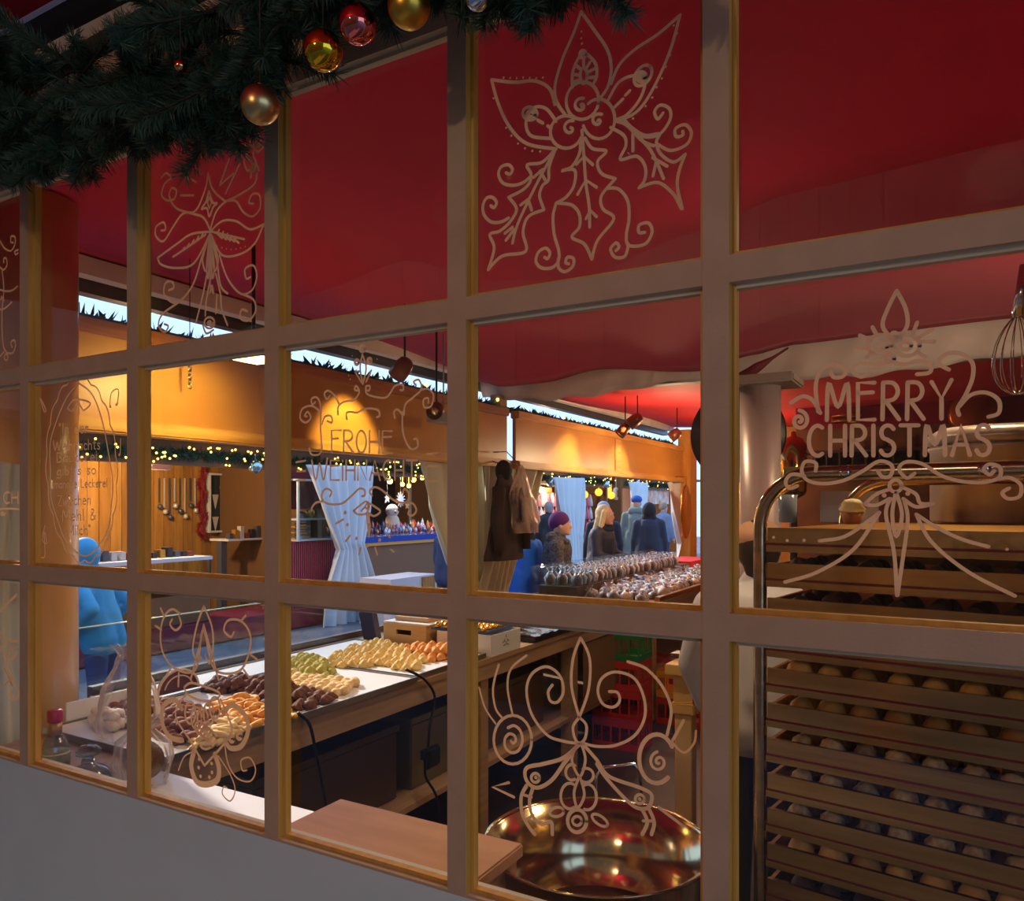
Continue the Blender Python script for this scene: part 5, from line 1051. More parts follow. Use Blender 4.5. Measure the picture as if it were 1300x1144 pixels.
t = thing('necklace_case', 'white framed black necklace case on the golden plank wall', 'display case', (-9.9, (c0[2] + c0[3]) / 2, c0[4]))
ya, yb, za, zb = c0[2:]; ym = (ya + yb) / 2
MB().box(-9.97, -9.93, ya, yb, za, zb).build('backing', M('velvet', (34, 42, 46), .8), t)
for v4 in ((ya - .03, ya, za - .03, zb + .03), (yb, yb + .03, za - .03, zb + .03), (ym - .015, ym + .015, za, zb), (ya, yb, za - .03, za), (ya, yb, zb, zb + .03)): MB().box(-9.98, -9.88, v4[0], v4[1], v4[2], v4[3]).build('frame_bar', wf, t)
for i, (fy, fz, m_) in enumerate(((.25, .35, gm[1]), (.55, .2, M('g6', (190, 90, 40), .4)), (1.4, .5, gm[1]), (1.1, .25, gm[1]), (.25, .75, gm[1]), (.6, .75, gm[4]))):
    y = ya + (yb - ya) * (fy / 2); z = zb - (zb - za) * fz; MB().prism([(-9.928, y - .06, z), (-9.928, y + .06, z), (-9.928, y, z - .22)], (.008, 0, 0)).build('pendant', m_, t)
# red tinsel garlands on both sides and hanging chains
tin = M('red_tinsel', (140, 30, 36), .6)
def tinsel(lb, X, y0, z0, y1, z1, r=.09, n=900):
    b = MB()
    for i in range(n):
        f = random.random(); c = Vector((X, y0 + (y1 - y0) * f + .04 * math.sin(f * 20), z0 + (z1 - z0) * f)); q = Vector((random.uniform(-.4, .4), random.uniform(-1, 1), random.uniform(-1, 1))).normalized() * r; s = Vector((0, random.uniform(-.01, .01), .01)); b.add([c - s, c + s, c + q], [(0, 1, 2)])
    b.tube([(X, y0, z0), (X, y1, z1)], .012, 6); b.build('tinsel_garland', tin, label=lb, cat='tinsel', kind='stuff')
tinsel('red tinsel garland hanging left of the necklace case', -9.9, ya - .15, zb + .1, ya - .15, za - .1); tinsel('red tinsel garland hanging right of the necklace case', -9.9, yb + .15, zb + .1, yb + .15, za - .2)
for i in range(9):
    p = PX(205 + i * 6.5, 607, -9.9); MB().box(-9.97, -9.95, p.y, p.y + .015, p.z - .35 - .08 * (i % 3), p.z).lathe([(.001, -.05), (.04, -.03), (.03, .02), (.001, .03)], (-9.93, p.y, p.z - .4 - .08 * (i % 3)), 10).build('necklace', gm[i % 2 * 1], label='thin necklace with a small pendant hanging on the golden planks', cat='necklace', group='necklaces on the plank wall')
p = PX(313, 593, -8.0); MB().ball((p.x + .16, p.y, p.z), .09, 20, 12).tube([(p.x + .16, p.y, p.z + .08), (p.x + .16, p.y, p.z + .2)], .004).build('silver_ball', M('silver_ball', (170, 205, 220), .15, .9), label='pale blue glass ball hanging from the garland over the jewellery stall', cat='bauble')
p = px_box(190, 585, 213, 597, -8.3, .1); MB().box(*p).build('oval_sign', M('oval', (200, 180, 190), .5), label='small pale sign board at the left of the jewellery stall', cat='sign')
# glass display shelf on a bracket
p = px_box(278, 655, 328, 682, -9.2, .4); t = thing('glass_case', 'small glass case of trinkets in front of the necklace case', 'glass case', (-9.2, (p[2] + p[3]) / 2, p[4]))
MB().box(p[0], p[1], p[2], p[3], p[4] - .03, p[4]).build('shelf_board', wf, t); MB().box(-9.25, -9.15, p[2], p[2] + .1, 0, p[4] - .031).build('pillar', gm[0], t)
for i in range(10): MB().box(-9.1, -9.02, p[2] + .04 + i * .1, p[2] + .1 + i * .1, p[4] + .001, p[4] + .08 + .1 * ((i * 7) % 3) / 2).build('trinket', gm[(i * 3) % 5], t)
# corner between the stalls: red slatted lower panel, glass cabinet, pale curtain
t = thing('slatted_panel', 'dark red vertically slatted panel below the glass cabinet', 'panel', (-7.9, 6.9, 0))
y0_, _ = YZ(366, 690, -7.8); y1_, _ = YZ(432, 690, -7.8); b = MB()
n = 26
for i in range(n): y = y0_ + (y1_ - y0_) * i / n; b.box(-7.84, -7.80, y, y + (y1_ - y0_) / n * .6, 0, 1.16)
b.build('slats', M('slat_red', (160, 62, 70), .6), t, kind='stuff'); MB().box(-7.9, -7.841, y0_, y1_, 0, 1.16).build('backing', M('slat_back', (86, 26, 34), .7), t)
p = px_box(377, 610, 420, 708, -7.75, .0); ya, yb, za, zb = p[2:]
t = thing('glass_cabinet', 'tall glass cabinet with pale metal frame beside the pale curtain', 'cabinet', (-7.9, (ya + yb) / 2, 1.1605))
b = MB(); zm = (za + zb) / 2
for x in (-8.2, -7.76):
    for y in (ya, yb): b.box(x, x + .03, y, y + .03, 1.161, zb)
for z in (1.161, zm, zb): b.box(-8.17, -7.76, ya + .031, yb, z, z + .025)
b.build('frame', M('pale_frame', (176, 196, 204), .4, .4), t)
MB().box(-7.755, -7.75, ya + .03, yb, 1.19, zb).build('glass_front', MATS['guard_glass'], t)
for i in range(6): MB().box(-8.0, -7.86, ya + .07, ya + .37, 1.187 + i * .04, 1.187 + i * .04 + .022).build('stacked_box', gm[(i + 1) % 2 * 3], t)
MB().ball((-7.95, ya + .45, zm + .1), .07, 12, 8).build('trinket', gm[3], t); MB().ball((-7.95, ya + .3, 1.50), .07, 12, 8).build('trinket', gm[2], t)
MB().box(-8.0, -7.95, y0_ - .1, y1_ + .3, 1.6, 2.15).build('crimson_panel', crim, label='crimson cloth panel behind the glass cabinet', cat='cloth')
curtain('street_curtain', 'pale blue-white curtain tied in the middle between jewellery and ornament stall', -7.5, [(388, 590, 476, 592), (405, 640, 470, 645), (425, 690, 460, 690), (428, 698, 462, 698), (412, 750, 478, 750), (405, 820, 485, 820), (402, 850, 488, 850)], 6, .05, bluec)
curtain('street_curtain', 'pale curtain tied back between ornament and toy stall', -7.6, [(701, 606, 742, 607), (706, 640, 740, 640), (715, 680, 737, 680), (712, 760, 742, 750)], 5, .06, bluec)
curtain('street_curtain', 'pale curtain at the far side of the toy stall behind the blue cap', -7.6, [(797, 612, 822, 613), (800, 640, 820, 640), (803, 680, 816, 680), (800, 730, 818, 728)], 3, .06, bluec)
# --- ornament stall content
y0_, z_ = YZ(478, 712, -7.9); y1_, _ = YZ(560, 703, -7.9)
t = thing('ornament_counter', 'brown ornament counter covered with a bright blue cloth', 'counter', (-8.2, (y0_ + y1_) / 2, 0)); y1_ += .9
MB().box(-8.5, -7.9, y0_ - .6, y1_, 0, 1.02).build('counter_body', M('brown_front', (126, 86, 56), .6), t); MB().box(-8.55, -7.86, y0_ - .6, y1_, 1.02, 1.07).build('orange_edge', M('orange_edge', (214, 150, 60), .5), t)
MB().box(-8.55, -7.85, y0_ - .6, y1_, 1.071, 1.16).build('blue_cloth', M('blue_cloth', (24, 62, 150), .7), t)
om = [M('o%d' % i, c, .12, .4) for i, c in enumerate(((200, 60, 50), (220, 226, 236), (90, 110, 150), (210, 150, 80), (60, 60, 80), (150, 170, 200), (180, 120, 130)))]
on_ = ['red', 'white', 'blue-grey', 'amber', 'dark', 'pale blue', 'pink']
gp = None
for i in range(26):
    for j in range(5):
        k = random.randrange(7); y = y0_ - .5 + i * (y1_ - y0_ + .5) / 27; x = -7.93 - j * .13
        if gp is None: gp = MB().lathe([(.028, 0), (.03, .004), (.006, .012), (.006, .05), (.03, .075), (.038, .11), (.028, .15), (.006, .17), (.001, .19)], n=10).build('o', om[0], centre=False); o = gp; o.name = 'glass_ornament'
        else: o = bpy.data.objects.new('glass_ornament', gp.data); col.objects.link(o)
        o.material_slots[0].link = 'OBJECT'; o.material_slots[0].material = om[k]
        o.location = (x + random.uniform(-.02, .02), y + random.uniform(-.03, .03), 1.1605); o.scale = (.75, .75, random.uniform(.45, .85) * (1 + .2 * j))
        tag(o, 'small %s glass ornament, %s row, %s of the blue cloth' % (on_[k], ('front', 'second', 'middle', 'fourth', 'back')[j], ('near end', 'second quarter', 'third quarter', 'far end')[min(3, i // 7)]), 'ornament', '%s glass ornaments on the blue cloth' % on_[k])
p = PX(498, 672, -8.45); t = thing('owl_figure', 'cream fluffy owl figure standing among the glass ornaments', 'figure', (p.x, p.y, 1.1605)); fz = 1.1605
cw = M('cream_fluff', (226, 206, 176), .9, bump=.6, scale=40)
MB().lathe([(.09, 0), (.13, .05), (.14, .17), (.11, .28), (.08, .32)], (p.x, p.y, fz), 20).build('body', cw, t); MB().ball((p.x, p.y, fz + .40), .115, 18, 12).build('head', M('head_fluff', (206, 204, 200), .9), t)
MB().ball((p.x + .10, p.y + .03, fz + .42), .03, 8, 6).build('eye', black, t); MB().ball((p.x + .12, p.y - .05, fz + .38), .025, 8, 6).build('beak', om[3], t)
for i, (px, py, r) in enumerate(((495, 611, .05), (511, 615, .04), (519, 617, .04), (525, 609, .05), (536, 607, .04))):
    p = PX(px, py, -8.6); MB().ball(p, r, 10, 8).tube([(p.x, p.y, p.z), (p.x, p.y, 2.42)], .004, 4).build('hanging_bulb', fairy, label='small warm bulb hanging in the dark ornament stall', cat='bulb', group='bulbs in the ornament stall')
p = px_box(520, 612, 548, 662, -9.6, .04); t = thing('ornament_board', 'bright board with hanging stars in the ornament stall', 'board', (-9.6, (p[2] + p[3]) / 2, p[4]))
MB().box(*p).build('panel', M('icy', (170, 190, 200), .4), t)
def star(c, r, n, mat, parent=None, label=None, X=None):
    P = [(0, (r if k % 2 == 0 else r * .45) * math.sin(k * math.pi / n), (r if k % 2 == 0 else r * .45) * math.cos(k * math.pi / n)) for k in range(2 * n)]
    b = MB().prism([(c.x, c.y + q[1], c.z + q[2]) for q in P], (.02, 0, 0)); b.tube([(c.x + .01, c.y, c.z + r * .8), (c.x + .01, c.y, 2.42)], .003, 4)
    return b.build('hanging_star', mat, label=label, cat='star', group='stars in the ornament stall')
star(PX(508, 634, -8.7), .14, 12, om[1], label='round jagged white star hanging above the owl figure'); star(PX(491, 633, -8.8), .09, 5, om[1], label='small white star left of the jagged one'); star(PX(516, 642, -8.8), .08, 5, om[3], label='small golden star right of the jagged one')
# wooden crate and white frame on the street in front of that counter
p = px_box(478, 735, 538, 790, -6.9, .5); t = thing('white_stand', 'low white framed stand with a wooden box in front of the ornament counter', 'stand', (-6.9, (p[2] + p[3]) / 2, 0))
MB().box(-7.2, -6.65, p[2], p[3], 0, p[5]).build('stand_body', M('stand_white', (200, 196, 196), .6), t); MB().box(-6.649, -6.62, p[2] + .7, p[3] - .1, p[5] - .5, p[5] - .02).build('wooden_panel', plank_m[0], t)
# --- toy stall content
p = px_box(676, 620, 700, 630, -8.4, .04); t = thing('wooden_sign', 'wooden stall sign reading Zooma behind the man in the dark coat', 'sign', (-8.4, (p[2] + p[3]) / 2, p[4]))
MB().box(p[0], p[1], p[2] - .1, p[3], p[4] - .02, p[5] + .03, bev=.01).build('board', plank_m[0], t)
b = MB(); yy = p[2]; hh = .13
for ch in 'Zooma':
    g = GLY[ch if ch != 'Z' else 'Z']
    for st in g[1]: b.tube([(p[1] + .003, yy + q[0] * hh, p[4] + .02 + q[1] * hh) for q in st], .011, 4)
    yy += (g[0][0] + .2) * hh
b.build('lettering', black, t)
MB().box(-8.25, -7.9, 12.4, 18.0, 0, .95).box(-8.35, -7.85, 12.3, 18.1, .951, 1.0).build('toy_counter', M('red_front', (140, 40, 44), .6), label='red-fronted counter of the toy stall', cat='counter')
hat = None; rt = [M('toy_red', (190, 24, 40), .7), M('toy_white', (220, 210, 214), .8), M('toy_pink', (214, 130, 140), .8)]; rn = ['red', 'white', 'pink']
for row, (z, ys) in enumerate(((1.78, 26), (1.45, 26), (1.06, 20))):
    for i in range(ys):
        y = 12.6 + i * 5.2 / ys; k = (i * 5 + row * 3 + i // 3) % 3
        if hat is None: hat = MB().lathe([(.001, -.15), (.08, -.14), (.07, 0), (.03, .14), (.02, .17), (.001, .18)], n=8).build('hanging_toy', rt[0], centre=False); o = hat
        else: o = bpy.data.objects.new('hanging_toy', hat.data); col.objects.link(o)
        o.material_slots[0].link = 'OBJECT'; o.material_slots[0].material = rt[k]; o.location = (-8.3 - .25 * (row == 2) * 0, y, z if row < 2 else 1.151)
        tag(o, '%s pointed felt toy in the %s row of the toy stall' % (rn[k], ('top', 'middle', 'counter')[row]), 'toy', '%s toys in the toy stall' % rn[k])
for z in (1.96, 1.63): MB().tube([(-8.3, 12.3, z), (-8.3, 15, z), (-8.3, 18.1, z)], .012, 6).build('hanging_rail', steel, label='thin rail the felt toys hang from, %s' % ('upper' if z > 1.8 else 'lower'), cat='rail')
for i, (px, py, r, m_, lb) in enumerate(((768, 627, .15, om[1], 'round white wreath disc on the toy stall'), (782, 627, .14, MATS['cream_fluff'], 'round straw wreath disc on the toy stall'))):
    p = PX(px, py, -8.2); MB().tube([(p.x, p.y + r * math.cos(a), p.z + r * math.sin(a)) for a in [k * math.pi / 10 for k in range(20)]], .05, 8, closed=True).lathe([(.001, 0), (r, 0), (r, .02), (.001, .02)], p, 20, ax='X').tube([p, (p.x, p.y, 2.47)], .006, 4).build('round_wreath', m_, label=lb, cat='wreath')
for i, (px, py) in enumerate(((742, 628), (760, 625), (772, 622), (776, 629))):
    p = PX(px, py, -8.1); MB().ball(p, .10, 12, 8).tube([p, (p.x, p.y, 2.47)], .006, 4).build('hanging_lantern', M('lantern', (240, 170, 60), emit=(255, 160, 40), estr=2.2), label='small glowing amber lantern in the toy stall, number %s' % i if False else ['leftmost amber lantern of the toy stall', 'second amber lantern of the toy stall', 'amber lantern on the straw wreath', 'amber lantern just below the straw wreath'][i], cat='lantern')
for px, py, lb in ((700, 613, 'silver ball on the garland left of the second pale curtain'), (769, 615, 'silver ball on the garland over the toys'), (808, 613, 'silver ball on the garland above the blue cap')):
    p = PX(px, py, -7.75); MB().ball(p, .1, 16, 10).tube([p, (p.x, p.y, p.z + .25)], .005, 4).build('silver_ball', MATS['silver_ball'], label=lb, cat='bauble')
p = px_box(820, 612, 848, 640, -8.1, .05); MB().box(*p).box(-8.12, -8.08, p[2] + .3, p[2] + .4, 0, p[4]).build('orange_board', M('or_b', (220, 120, 60), .6, c2=(230, 220, 210), scale=3), label='orange and white board at the farthest stall', cat='board')
# houses behind, seen only dimly
for i, (y0, y1, h, cc) in enumerate(((-4, 6, 2.9, (130, 120, 110)), )):
    pass
# ================================================================== PEOPLE
skin = M('skin', (214, 158, 132), .55); skin2 = M('skin_pale', (222, 172, 148), .55)
def rmesh(name, prims, mat, parent, vox=.014, sm=4, label=None):
    """prims: ('c', p0, r0, p1, r1[, flat]) tapered limb or ('e', centre, (rx,ry,rz)) - fused into one continuous surface"""
    b = MB()
    for q in prims:
        if q[0] == 'c':
            p0, r0, p1, r1 = Vector(q[1]), q[2], Vector(q[3]), q[4]; P = []; rr = []
            for i in range(7): f = i / 6; P.append(p0.lerp(p1, f)); rr.append(r0 + (r1 - r0) * f)
            d = (p1 - p0).normalized(); P = [p0 - d * r0 * .8, p0 - d * r0 * .5] + P + [p1 + d * r1 * .5, p1 + d * r1 * .8]; rr = [r0 * .45, r0 * .85] + rr + [r1 * .85, r1 * .45]
            b.tube(P, rr, 14)
        else:
            S = Matrix.Diagonal((q[2][0], q[2][1], q[2][2])).to_4x4(); T = (q[3] @ S) if len(q) > 3 else S
            b.ball(q[1], 1, 18, 12, T=T)
    o = b.build(name, mat, parent, label=label)
    m = o.modifiers.new('fuse', 'REMESH'); m.mode = 'VOXEL'; m.voxel_size = vox; m.use_smooth_shade = True
    if sm: s = o.modifiers.new('smooth', 'SMOOTH'); s.iterations = sm; s.factor = .5
    return o
def person(label, x, y, face, H=1.68, coat=None, legs=None, hat=None, hair=None, longhair=None, hood=None, lean=0., detail=False, sk=None, arms='down', scarf=None, bulk=1.0, shoe=None, armpose=None, coat_end=.47, gaze=0):
    """faces +X locally; rotated by face (degrees)"""
    t = thing('person', label, 'person'); s = H / 1.75; sk = sk or skin; L = math.tan(R(lean))
    def P(x, y, z): z *= s; return Vector((x * s + max(0, z - .9 * s) * L, y * s, z))
    hc = P(.02, 0, 1.615)
    b = [('e', hc, (.098 * s, .076 * s, .118 * s)), ('e', hc + Vector((.035, 0, -.055)) * s, (.058 * s, .050 * s, .058 * s)), ('c', P(0, 0, 1.55), .052 * s, P(-.01, 0, 1.42), .06 * s), ('c', P(0, 0, 1.38), .13 * s, P(0, 0, 1.0), .14 * s), ('c', P(0, .1, 1.42), .06 * s, P(0, -.1, 1.42), .06 * s),
         ('c', P(0, .09, .92), .085 * s, P(0, .1, .5), .055 * s), ('c', P(0, .1, .5), .055 * s, P(-.02, .1, .09), .038 * s), ('c', P(0, -.09, .92), .085 * s, P(0, -.1, .5), .055 * s), ('c', P(0, -.1, .5), .055 * s, P(.0, -.1, .09), .038 * s),
         ('e', hc + Vector((.102, 0, -.022)) * s, (.020 * s, .012 * s, .020 * s)), ('c', hc + Vector((.090, 0, .022)) * s, .010 * s, hc + Vector((.108, 0, -.018)) * s, .013 * s), ('e', hc + Vector((.078, 0, -.092)) * s, (.022 * s, .026 * s, .020 * s)), ('e', hc + Vector((.088, 0, -.058)) * s, (.014 * s, .026 * s, .010 * s)),
         ('e', hc + Vector((-.005, .078, -.01)) * s, (.016 * s, .010 * s, .028 * s)), ('e', hc + Vector((-.005, -.078, -.01)) * s, (.016 * s, .010 * s, .028 * s))]
    ap = armpose or {'down': ((.02, .24, 1.12), (.10, .25, .88)), 'fwd': ((.06, .24, 1.16), (.30, .20, 1.10)), 'pocket': ((-.04, .27, 1.14), (.10, .20, .98))}[arms]
    cl = []
    for sd in (1, -1):
        sh = P(0, sd * .185, 1.40); el = P(ap[0][0], sd * ap[0][1], ap[0][2]); wr = P(ap[1][0], sd * ap[1][1], ap[1][2]); d = (wr - el).normalized(); side = d.cross(Vector((0, 0, 1))); side = side.normalized() if side.length > .1 else Vector((1, 0, 0))
        b += [('c', sh, .045 * s, el, .036 * s), ('c', el, .034 * s, wr, .024 * s), ('e', wr + d * .045 * s, (.040 * s, .034 * s, .040 * s))]
        for k in range(4): o0 = wr + d * .07 * s + side * (k - 1.5) * .018 * s; b.append(('c', o0, .0095 * s, o0 + (d * .055 + Vector((0, 0, -.018))) * s, .008 * s))
        b.append(('c', wr + d * .03 * s - side * .03 * s, .011 * s, wr + d * .07 * s - side * .05 * s, .009 * s))
        cl += [('c', sh, .075 * s * bulk, el, .065 * s * bulk), ('c', el, .064 * s * bulk, wr, .05 * s * bulk)]
    rmesh('body', b, sk, t, .0095 if detail else .013, 2)
    cl += [('c', P(0, .11, 1.41), .088 * s * bulk, P(0, -.11, 1.41), .088 * s * bulk), ('c', P(0, 0, 1.36), .165 * s * bulk, P(0, 0, 1.05), .165 * s * bulk), ('c', P(0, .06, 1.1), .145 * s * bulk, P(0, .07, coat_end + .38), .15 * s * bulk), ('c', P(0, -.06, 1.1), .145 * s * bulk, P(0, -.07, coat_end + .38), .15 * s * bulk), ('c', P(0, 0, 1.5), .075 * s, P(0, 0, 1.44), .09 * s)]
    rmesh('coat', cl, coat, t, .016, 3)
    lg = []
    for sd in (1, -1): lg += [('c', P(0, sd * .09, .95), .11 * s, P(.0, sd * .1, .5), .078 * s), ('c', P(0, sd * .1, .5), .078 * s, P(-.01, sd * .1, .10), .062 * s)]
    rmesh('trousers', lg, legs or M('jeans', (44, 56, 90), .8), t, .016, 2)
    for sd in (1, -1): rmesh('shoe', [('c', P(-.05, sd * .1, .047), .042 * s, P(.13, sd * .1, .04), .036 * s), ('e', P(-.01, sd * .1, .07), (.05 * s, .045 * s, .06 * s))], shoe or M('shoe', (36, 30, 28), .6), t, .014, 2)
    if hair is not None: rmesh('hair', [('e', hc + Vector((-.022, 0, .026)) * s, (.103 * s, .088 * s, .112 * s)), ('c', hc + Vector((-.05, 0, .0)) * s, .075 * s, hc + Vector((-.055, 0, -.06)) * s, .06 * s)] + ([('c', hc + Vector((-.05, yy, -.02)) * s, .045 * s, hc + Vector((-.13, yy * 1.9, -.31)) * s, .034 * s) for yy in (-.05, 0, .05)] + [('c', hc + Vector((.02, yy, .045)) * s, .03 * s, hc + Vector((-.03, yy * 1.5, -.27)) * s, .036 * s) for yy in (-.075, .075)] if longhair else []), hair, t, .011, 2)
    if hat == 'beanie' or (isinstance(hat, tuple) and hat[0] == 'beanie'): rmesh('hat', [('e', hc + Vector((-.025, 0, .050)) * s, (.115 * s, .098 * s, .105 * s)), ('e', hc + Vector((-.075, 0, .03)) * s, (.07 * s, .075 * s, .085 * s))], hat[1], t, .011, 2)
    elif isinstance(hat, tuple) and hat[0] == 'cap': rmesh('hat', [('e', hc + Vector((-.01, 0, .060)) * s, (.112 * s, .098 * s, .075 * s)), ('e', hc + Vector((.10, 0, .045)) * s, (.06 * s, .065 * s, .014 * s))], hat[1], t, .011, 2)
    if hood is not None: rmesh('hood', [('e', hc + Vector((-.05, 0, .0)) * s, (.13 * s, .118 * s, .145 * s)), ('c', hc + Vector((-.06, .05, -.13)) * s, .085 * s, hc + Vector((-.06, -.05, -.13)) * s, .085 * s)] if hood[0] == 'up' else [('c', hc + Vector((-.10, .07, -.14)) * s, .07 * s, hc + Vector((-.10, -.07, -.14)) * s, .07 * s), ('c', hc + Vector((-.03, .10, -.17)) * s, .055 * s, hc + Vector((.06, .07, -.19)) * s, .04 * s), ('c', hc + Vector((-.03, -.10, -.17)) * s, .055 * s, hc + Vector((.06, -.07, -.19)) * s, .04 * s)], hood[1], t, .014, 2)
    if scarf is not None: MB().tube([hc + Vector((.085 * math.cos(a) - .02, .085 * math.sin(a), -.155 + .01 * math.sin(3 * a))) * s for a in [k * math.pi / 10 for k in range(20)]], .042 * s, 10, closed=True).build('scarf', scarf, t)
    for sd in (1, -1):
        ey = hc + Vector((.081, sd * .032, .016)) * s
        e_ = MB().ball(ey, .0125 * s, 10, 8).build('eye', M('eye_white', (226, 222, 218), .3), t); MB().ball(ey + Vector((.009, 0, 0)) * s, .006 * s, 8, 6).build('iris', M('iris', (50, 40, 36), .3), e_)
        MB().tube([ey + Vector((.010, -sd * .014, .017)) * s, ey + Vector((.013, 0, .021)) * s, ey + Vector((.004, sd * .018, .016)) * s], .0032 * s, 6).build('eyebrow', hair or M('brow', (90, 66, 50), .8), t)
    MB().ball(hc + Vector((.099, 0, -.058)) * s, .006 * s, 10, 6, sc=(.7, 2.8, .8)).build('lips', M('lips', (180, 84, 84), .5), t)
    t.location = (x, y, 0); t.rotation_euler = (0, 0, R(face)); return t
navy = M('navy_coat', (32, 40, 62), .7, c2=(24, 30, 48), scale=30, bump=.4); darkc = M('dark_coat', (34, 36, 46), .75)
def at_street(px, X): p = PX(px, 642, X); return p.x, p.y
x, y = at_street(703, -3.42)
person('woman in a purple knitted beanie and grey patterned coat looking at the counter', x, y + .0, 20, 1.58, M('pattern_coat', (96, 92, 100), .85, c2=(44, 42, 52), scale=45), hat=('beanie', M('purple_knit', (92, 44, 112), .9, bump=.7, scale=90)), hood=('down', MATS['pattern_coat']), lean=5, detail=True, arms='fwd', sk=skin2)
x, y = at_street(760, -3.46)
person('blonde woman in a dark quilted jacket and dark scarf behind the bagged sweets', x, y, 0, 1.665, M('quilt', (40, 44, 64), .6, bump=.6, scale=18), hair=M('blonde', (222, 200, 150), .6, c2=(196, 168, 112), scale=14, stretch=(9, 9, 1), bump=.5), longhair=True, scarf=M('dark_scarf', (30, 36, 56), .9), lean=5, detail=True, arms='fwd')
x, y = at_street(664, -3.75)
person('person in a bright blue jacket seen from behind the plastic bag', x, y, 160, 1.56, M('bright_blue', (20, 110, 230), .6, c2=(16, 96, 210), scale=8, bump=.4), hood=('up', M('dark_hood', (40, 52, 70), .8)), bulk=1.1)
x, y = at_street(697, -6.9)
person('man in a black puffer jacket with grey cropped hair in front of the wooden sign', x, y, 150, 1.74, M('black_puffer', (26, 30, 44), .6, bump=.5, scale=14), hair=M('grey_hair', (150, 146, 146), .8))
x, y = at_street(766, -4.4)
person('person with a light grey knitted hat just behind the blonde woman', x, y, 120, 1.70, navy, hat=('beanie', M('grey_knit', (146, 156, 176), .9)))
x, y = at_street(808, -5.0)
person('tall person in a grey-green parka and blue cap walking away', x, y, 100, 1.84, M('parka', (130, 140, 130), .8, c2=(116, 126, 118), scale=6), hat=('cap', M('blue_cap', (50, 90, 160), .8)), hood=('down', MATS['parka']), legs=M('grey_trousers', (120, 100, 90), .8), coat_end=.35)
x, y = at_street(824, -4.3)
person('person in a black hooded coat with a fur-edged collar in front of the parka wearer', x, y, 110, 1.70, M('slate_coat', (40, 48, 66), .75), hood=('up', M('black_knit', (34, 32, 36), .9)), bulk=1.15)
x, y = at_street(842, -6.2)
person('person with a fawn woollen hat at the far right beside the white curtain', x, y, 60, 1.72, M('steel_blue', (110, 130, 160), .8), hat=('beanie', M('fawn', (150, 130, 108), .9)))
p = PX(132, 700, -5.2)
person('person in a light turquoise-blue jacket and jeans walking past on the left', p.x, p.y, 205, 1.42, M('turquoise', (70, 180, 226), .6, c2=(60, 166, 214), scale=10, bump=.5), hair=M('brown_hair', (80, 56, 40), .8), hood=('up', MATS['turquoise']), legs=M('blue_jeans', (40, 70, 130), .8), armpose=((-.14, .27, 1.16), (.10, .24, 1.0)), lean=16, shoe=MATS['shoe'])
x, y = PX(568, 700, -5.6).xy
person('person in dark blue clothes passing right of the ornament counter', x, y, 80, 1.50, M('mid_blue', (50, 70, 110), .8), hair=MATS['brown_hair'])
# vendor inside the stall
p = PD(964, 700, 2.8)
v_ = person('stall worker in a white coat and beige cap bending over the wooden table', p.x, p.y, 105, 1.60, M('white_coat', (214, 214, 220), .7, c2=(200, 202, 210), scale=3, bump=.2, bscale=12), legs=M('black_trousers', (34, 30, 32), .8), hair=M('dark_hair', (46, 32, 26), .8), hat=('cap', M('beige_cap', (196, 150, 116), .8)), lean=4, armpose=((.12, .26, 1.14), (.24, .20, .94)), coat_end=.55)
c = PD(912, 968, 3.0); t = thing('blue_pail', 'pale blue plastic pail beside the worker', 'pail', (c.x, c.y, 0))
MB().box(c.x - .12, c.x + .12, c.y - .1, c.y + .1, 0, .62, bev=.01).build('pail_stool', M('stool_wood', (206, 170, 116), .5), t) if False else None
MB().lathe([(.07, 0), (.09, .78), (.095, .79), (.095, .80), (.085, .80), (.065, .02), (.001, .02)], (c.x + .03, c.y, 0), 28).build('pail_body', M('pale_blue_plastic', (140, 170, 206), .4), t)
MB().tube([(c.x + .03 + .095 * math.cos(a), c.y, .78 - .1 * abs(math.sin(a))) for a in [k * math.pi / 10 for k in range(11)]], .004, 6).build('handle', chrome, t)
# ================================================================== PINE GARLAND AND BAUBLES OUTSIDE THE WINDOW
pn = M('pine_needle', (42, 66, 50), .6, c2=(54, 80, 60), scale=30); stemm = M('stem', (52, 38, 26), .8)
def branch_mesh(n, L, nl, seed):
    random.seed(seed); b = MB(); P = [(0, 0, 0), (L * .5, 0, -.01), (L, 0, -.03)]; b.tube(P, [.004, .003, .0015], 5, mi=1)
    for i in range(n):
        f = random.uniform(.03, 1) ** .8; c = Vector((L * f, 0, -.03 * f * f)); a = random.uniform(0, 6.28); k = nl * random.uniform(.7, 1.15) * (1 - .25 * f)
        d = Vector((random.uniform(.35, .9), math.cos(a), math.sin(a))).normalized() * k; s = d.cross(Vector((random.random(), random.random(), random.random()))).normalized() * .0009
        b.add([c - s, c + s, c + d * .7 + s * .8, c + d, c + d * .7 - s * .8], [(0, 1, 2, 3, 4)])
    return b
protoB = [branch_mesh(520, .15 + .03 * k, .036 + .004 * k, 20 + k) for k in range(3)]
gt = thing('pine_garland', 'thick dark pine garland hung along the top of the window', 'garland', (-1.7, -.10, 2.58))
MB().tube([(-3.6, -.09, 2.62), (-2.6, -.10, 2.60), (-1.7, -.10, 2.63), (-1.0, -.10, 2.66), (.2, -.10, 2.68), (1.2, -.10, 2.70)], .02, 8).build('garland_rope', stemm, gt)
pm = []
random.seed(3)
LOW = [(-60, 232), (0, 240), (50, 238), (90, 236), (120, 228), (180, 186), (205, 178), (235, 190), (268, 208), (290, 180), (320, 150), (352, 128), (372, 104), (392, 62), (415, 24), (470, 2), (560, 2), (600, 4), (640, 24), (690, 14), (740, -4), (900, -60)]
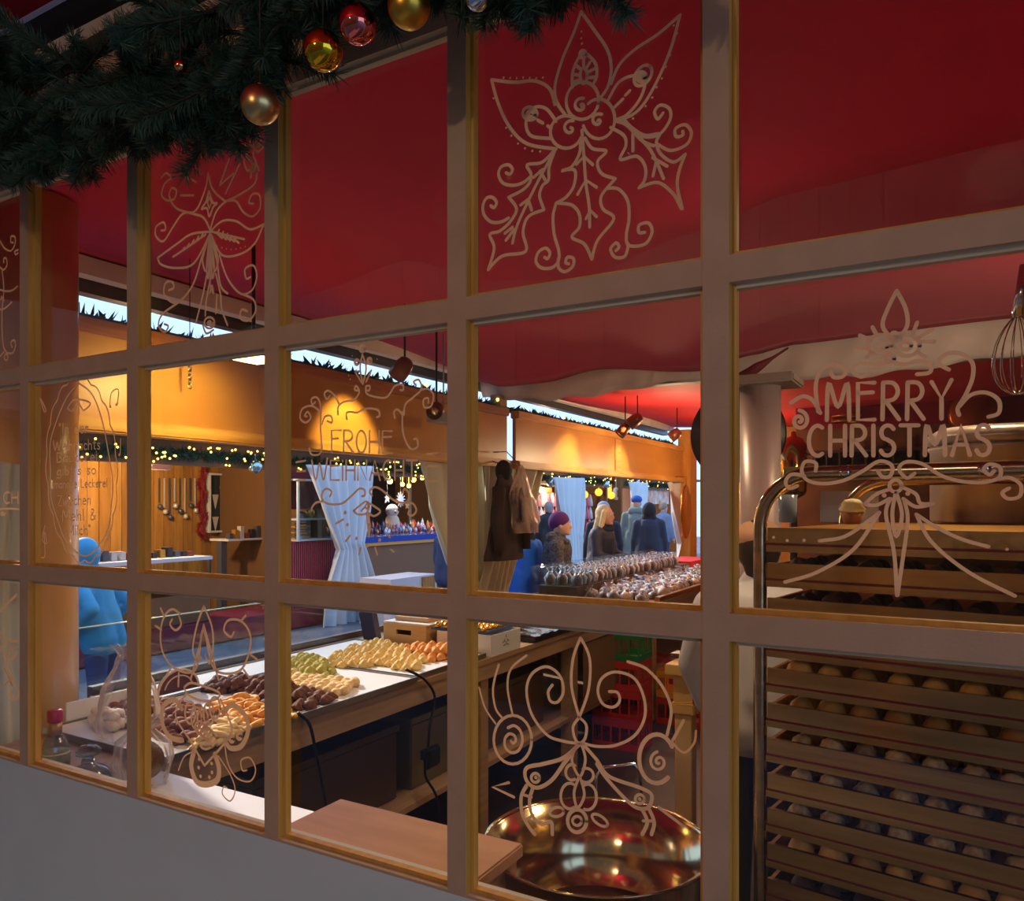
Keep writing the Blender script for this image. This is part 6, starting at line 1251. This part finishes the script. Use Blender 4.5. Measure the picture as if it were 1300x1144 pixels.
HI = [(-60, 20), (0, 35), (60, 60), (110, 58), (140, 40), (190, 34), (230, -10), (300, -60), (900, -200)]
def tab(T, x):
    for (a, b_), (c_, d_) in zip(T, T[1:]):
        if x <= c_: return b_ + (d_ - b_) * (x - a) / (c_ - a)
    return T[-1][1]
NB = 290
for i in range(NB):
    px = -50 + 830 * ((i + random.random()) / NB) ** 1.15; GYY = -.09 - .08 * random.random()
    lo = PY(px, tab(LOW, px), GYY); hi = PY(px, tab(HI, px), GYY); f = random.random() * .8
    zc = lo.z + (hi.z - lo.z) * f; k = i % 3; L = .15 + .03 * k
    down = random.uniform(-1.3, -.2) if f < .6 else random.uniform(-.7, .5)
    yaw = random.choice((0, math.pi)) + random.uniform(-.9, .9)
    q = Vector((math.cos(yaw) * math.cos(down), -abs(math.sin(yaw)) * .6 * math.cos(down), math.sin(down))).normalized()
    if zc + q.z * L < lo.z + .012: zc = min(hi.z - .02, lo.z + .012 - q.z * L); q.z = max(q.z, (lo.z + .012 - zc) / L)
    x = lo.x - q.x * L * .5
    if len(pm) <= k: o = protoB[k].build('branch', [pn, stemm], gt, centre=False); o.data.transform(Matrix.Translation(gt.location)); pm.append(o)
    else: o = bpy.data.objects.new('branch', pm[k].data); col.objects.link(o); o.parent = gt
    o.location = Vector((x, GYY, zc)) - gt.location
    o.rotation_euler = (q.to_track_quat('X', 'Z') @ Matrix.Rotation(random.uniform(0, 6.28), 3, 'X').to_quaternion()).to_euler()
def bauble(label, px, py, rpx, Y, mat, name='bauble'):
    p = PY(px, py, Y); d = (Y - CAMY) / (CO + _u(px) * SI); r = rpx / F * d
    t = thing(name, label, 'bauble', p)
    MB().ball(p, r, 40, 28).build('ball', mat, t); MB().lathe([(r * .16, 0), (r * .16, r * .16), (r * .1, r * .18)], (p.x, p.y, p.z + r * .97), 12).build('cap', M('cap_gold', (190, 150, 70), .3, 1), t)
    MB().tube([(p.x, p.y, p.z + r * 1.1), (p.x, p.y, max(2.63, p.z + r * 1.3))], .0012, 5).build('thread', stemm, t)
bauble('glossy yellow-gold bauble left of the pink one', 410, 64, 25, -.23, M('gold_gloss', (214, 170, 40), .08, 1))
bauble('glossy pink copper bauble', 454, 31, 24, -.23, M('pink_gloss', (226, 120, 110), .05, 1))
bauble('matt gold bauble cut by the top edge right of the pink one', 519, 8, 27, -.23, M('gold_matt', (206, 160, 62), .34, 1))
bauble('matt gold-silver bauble hanging lowest on the garland', 330, 133, 24, -.23, M('champagne', (204, 172, 112), .32, 1))
bauble('small clear silver bauble above the holly pane', 606, -2, 15, -.23, M('silver_gloss', (200, 214, 230), .05, 1))
bauble('tiny golden bauble deep in the pine needles', 229, 84, 8, -.23, M('copper_gloss', (214, 150, 90), .1, 1))
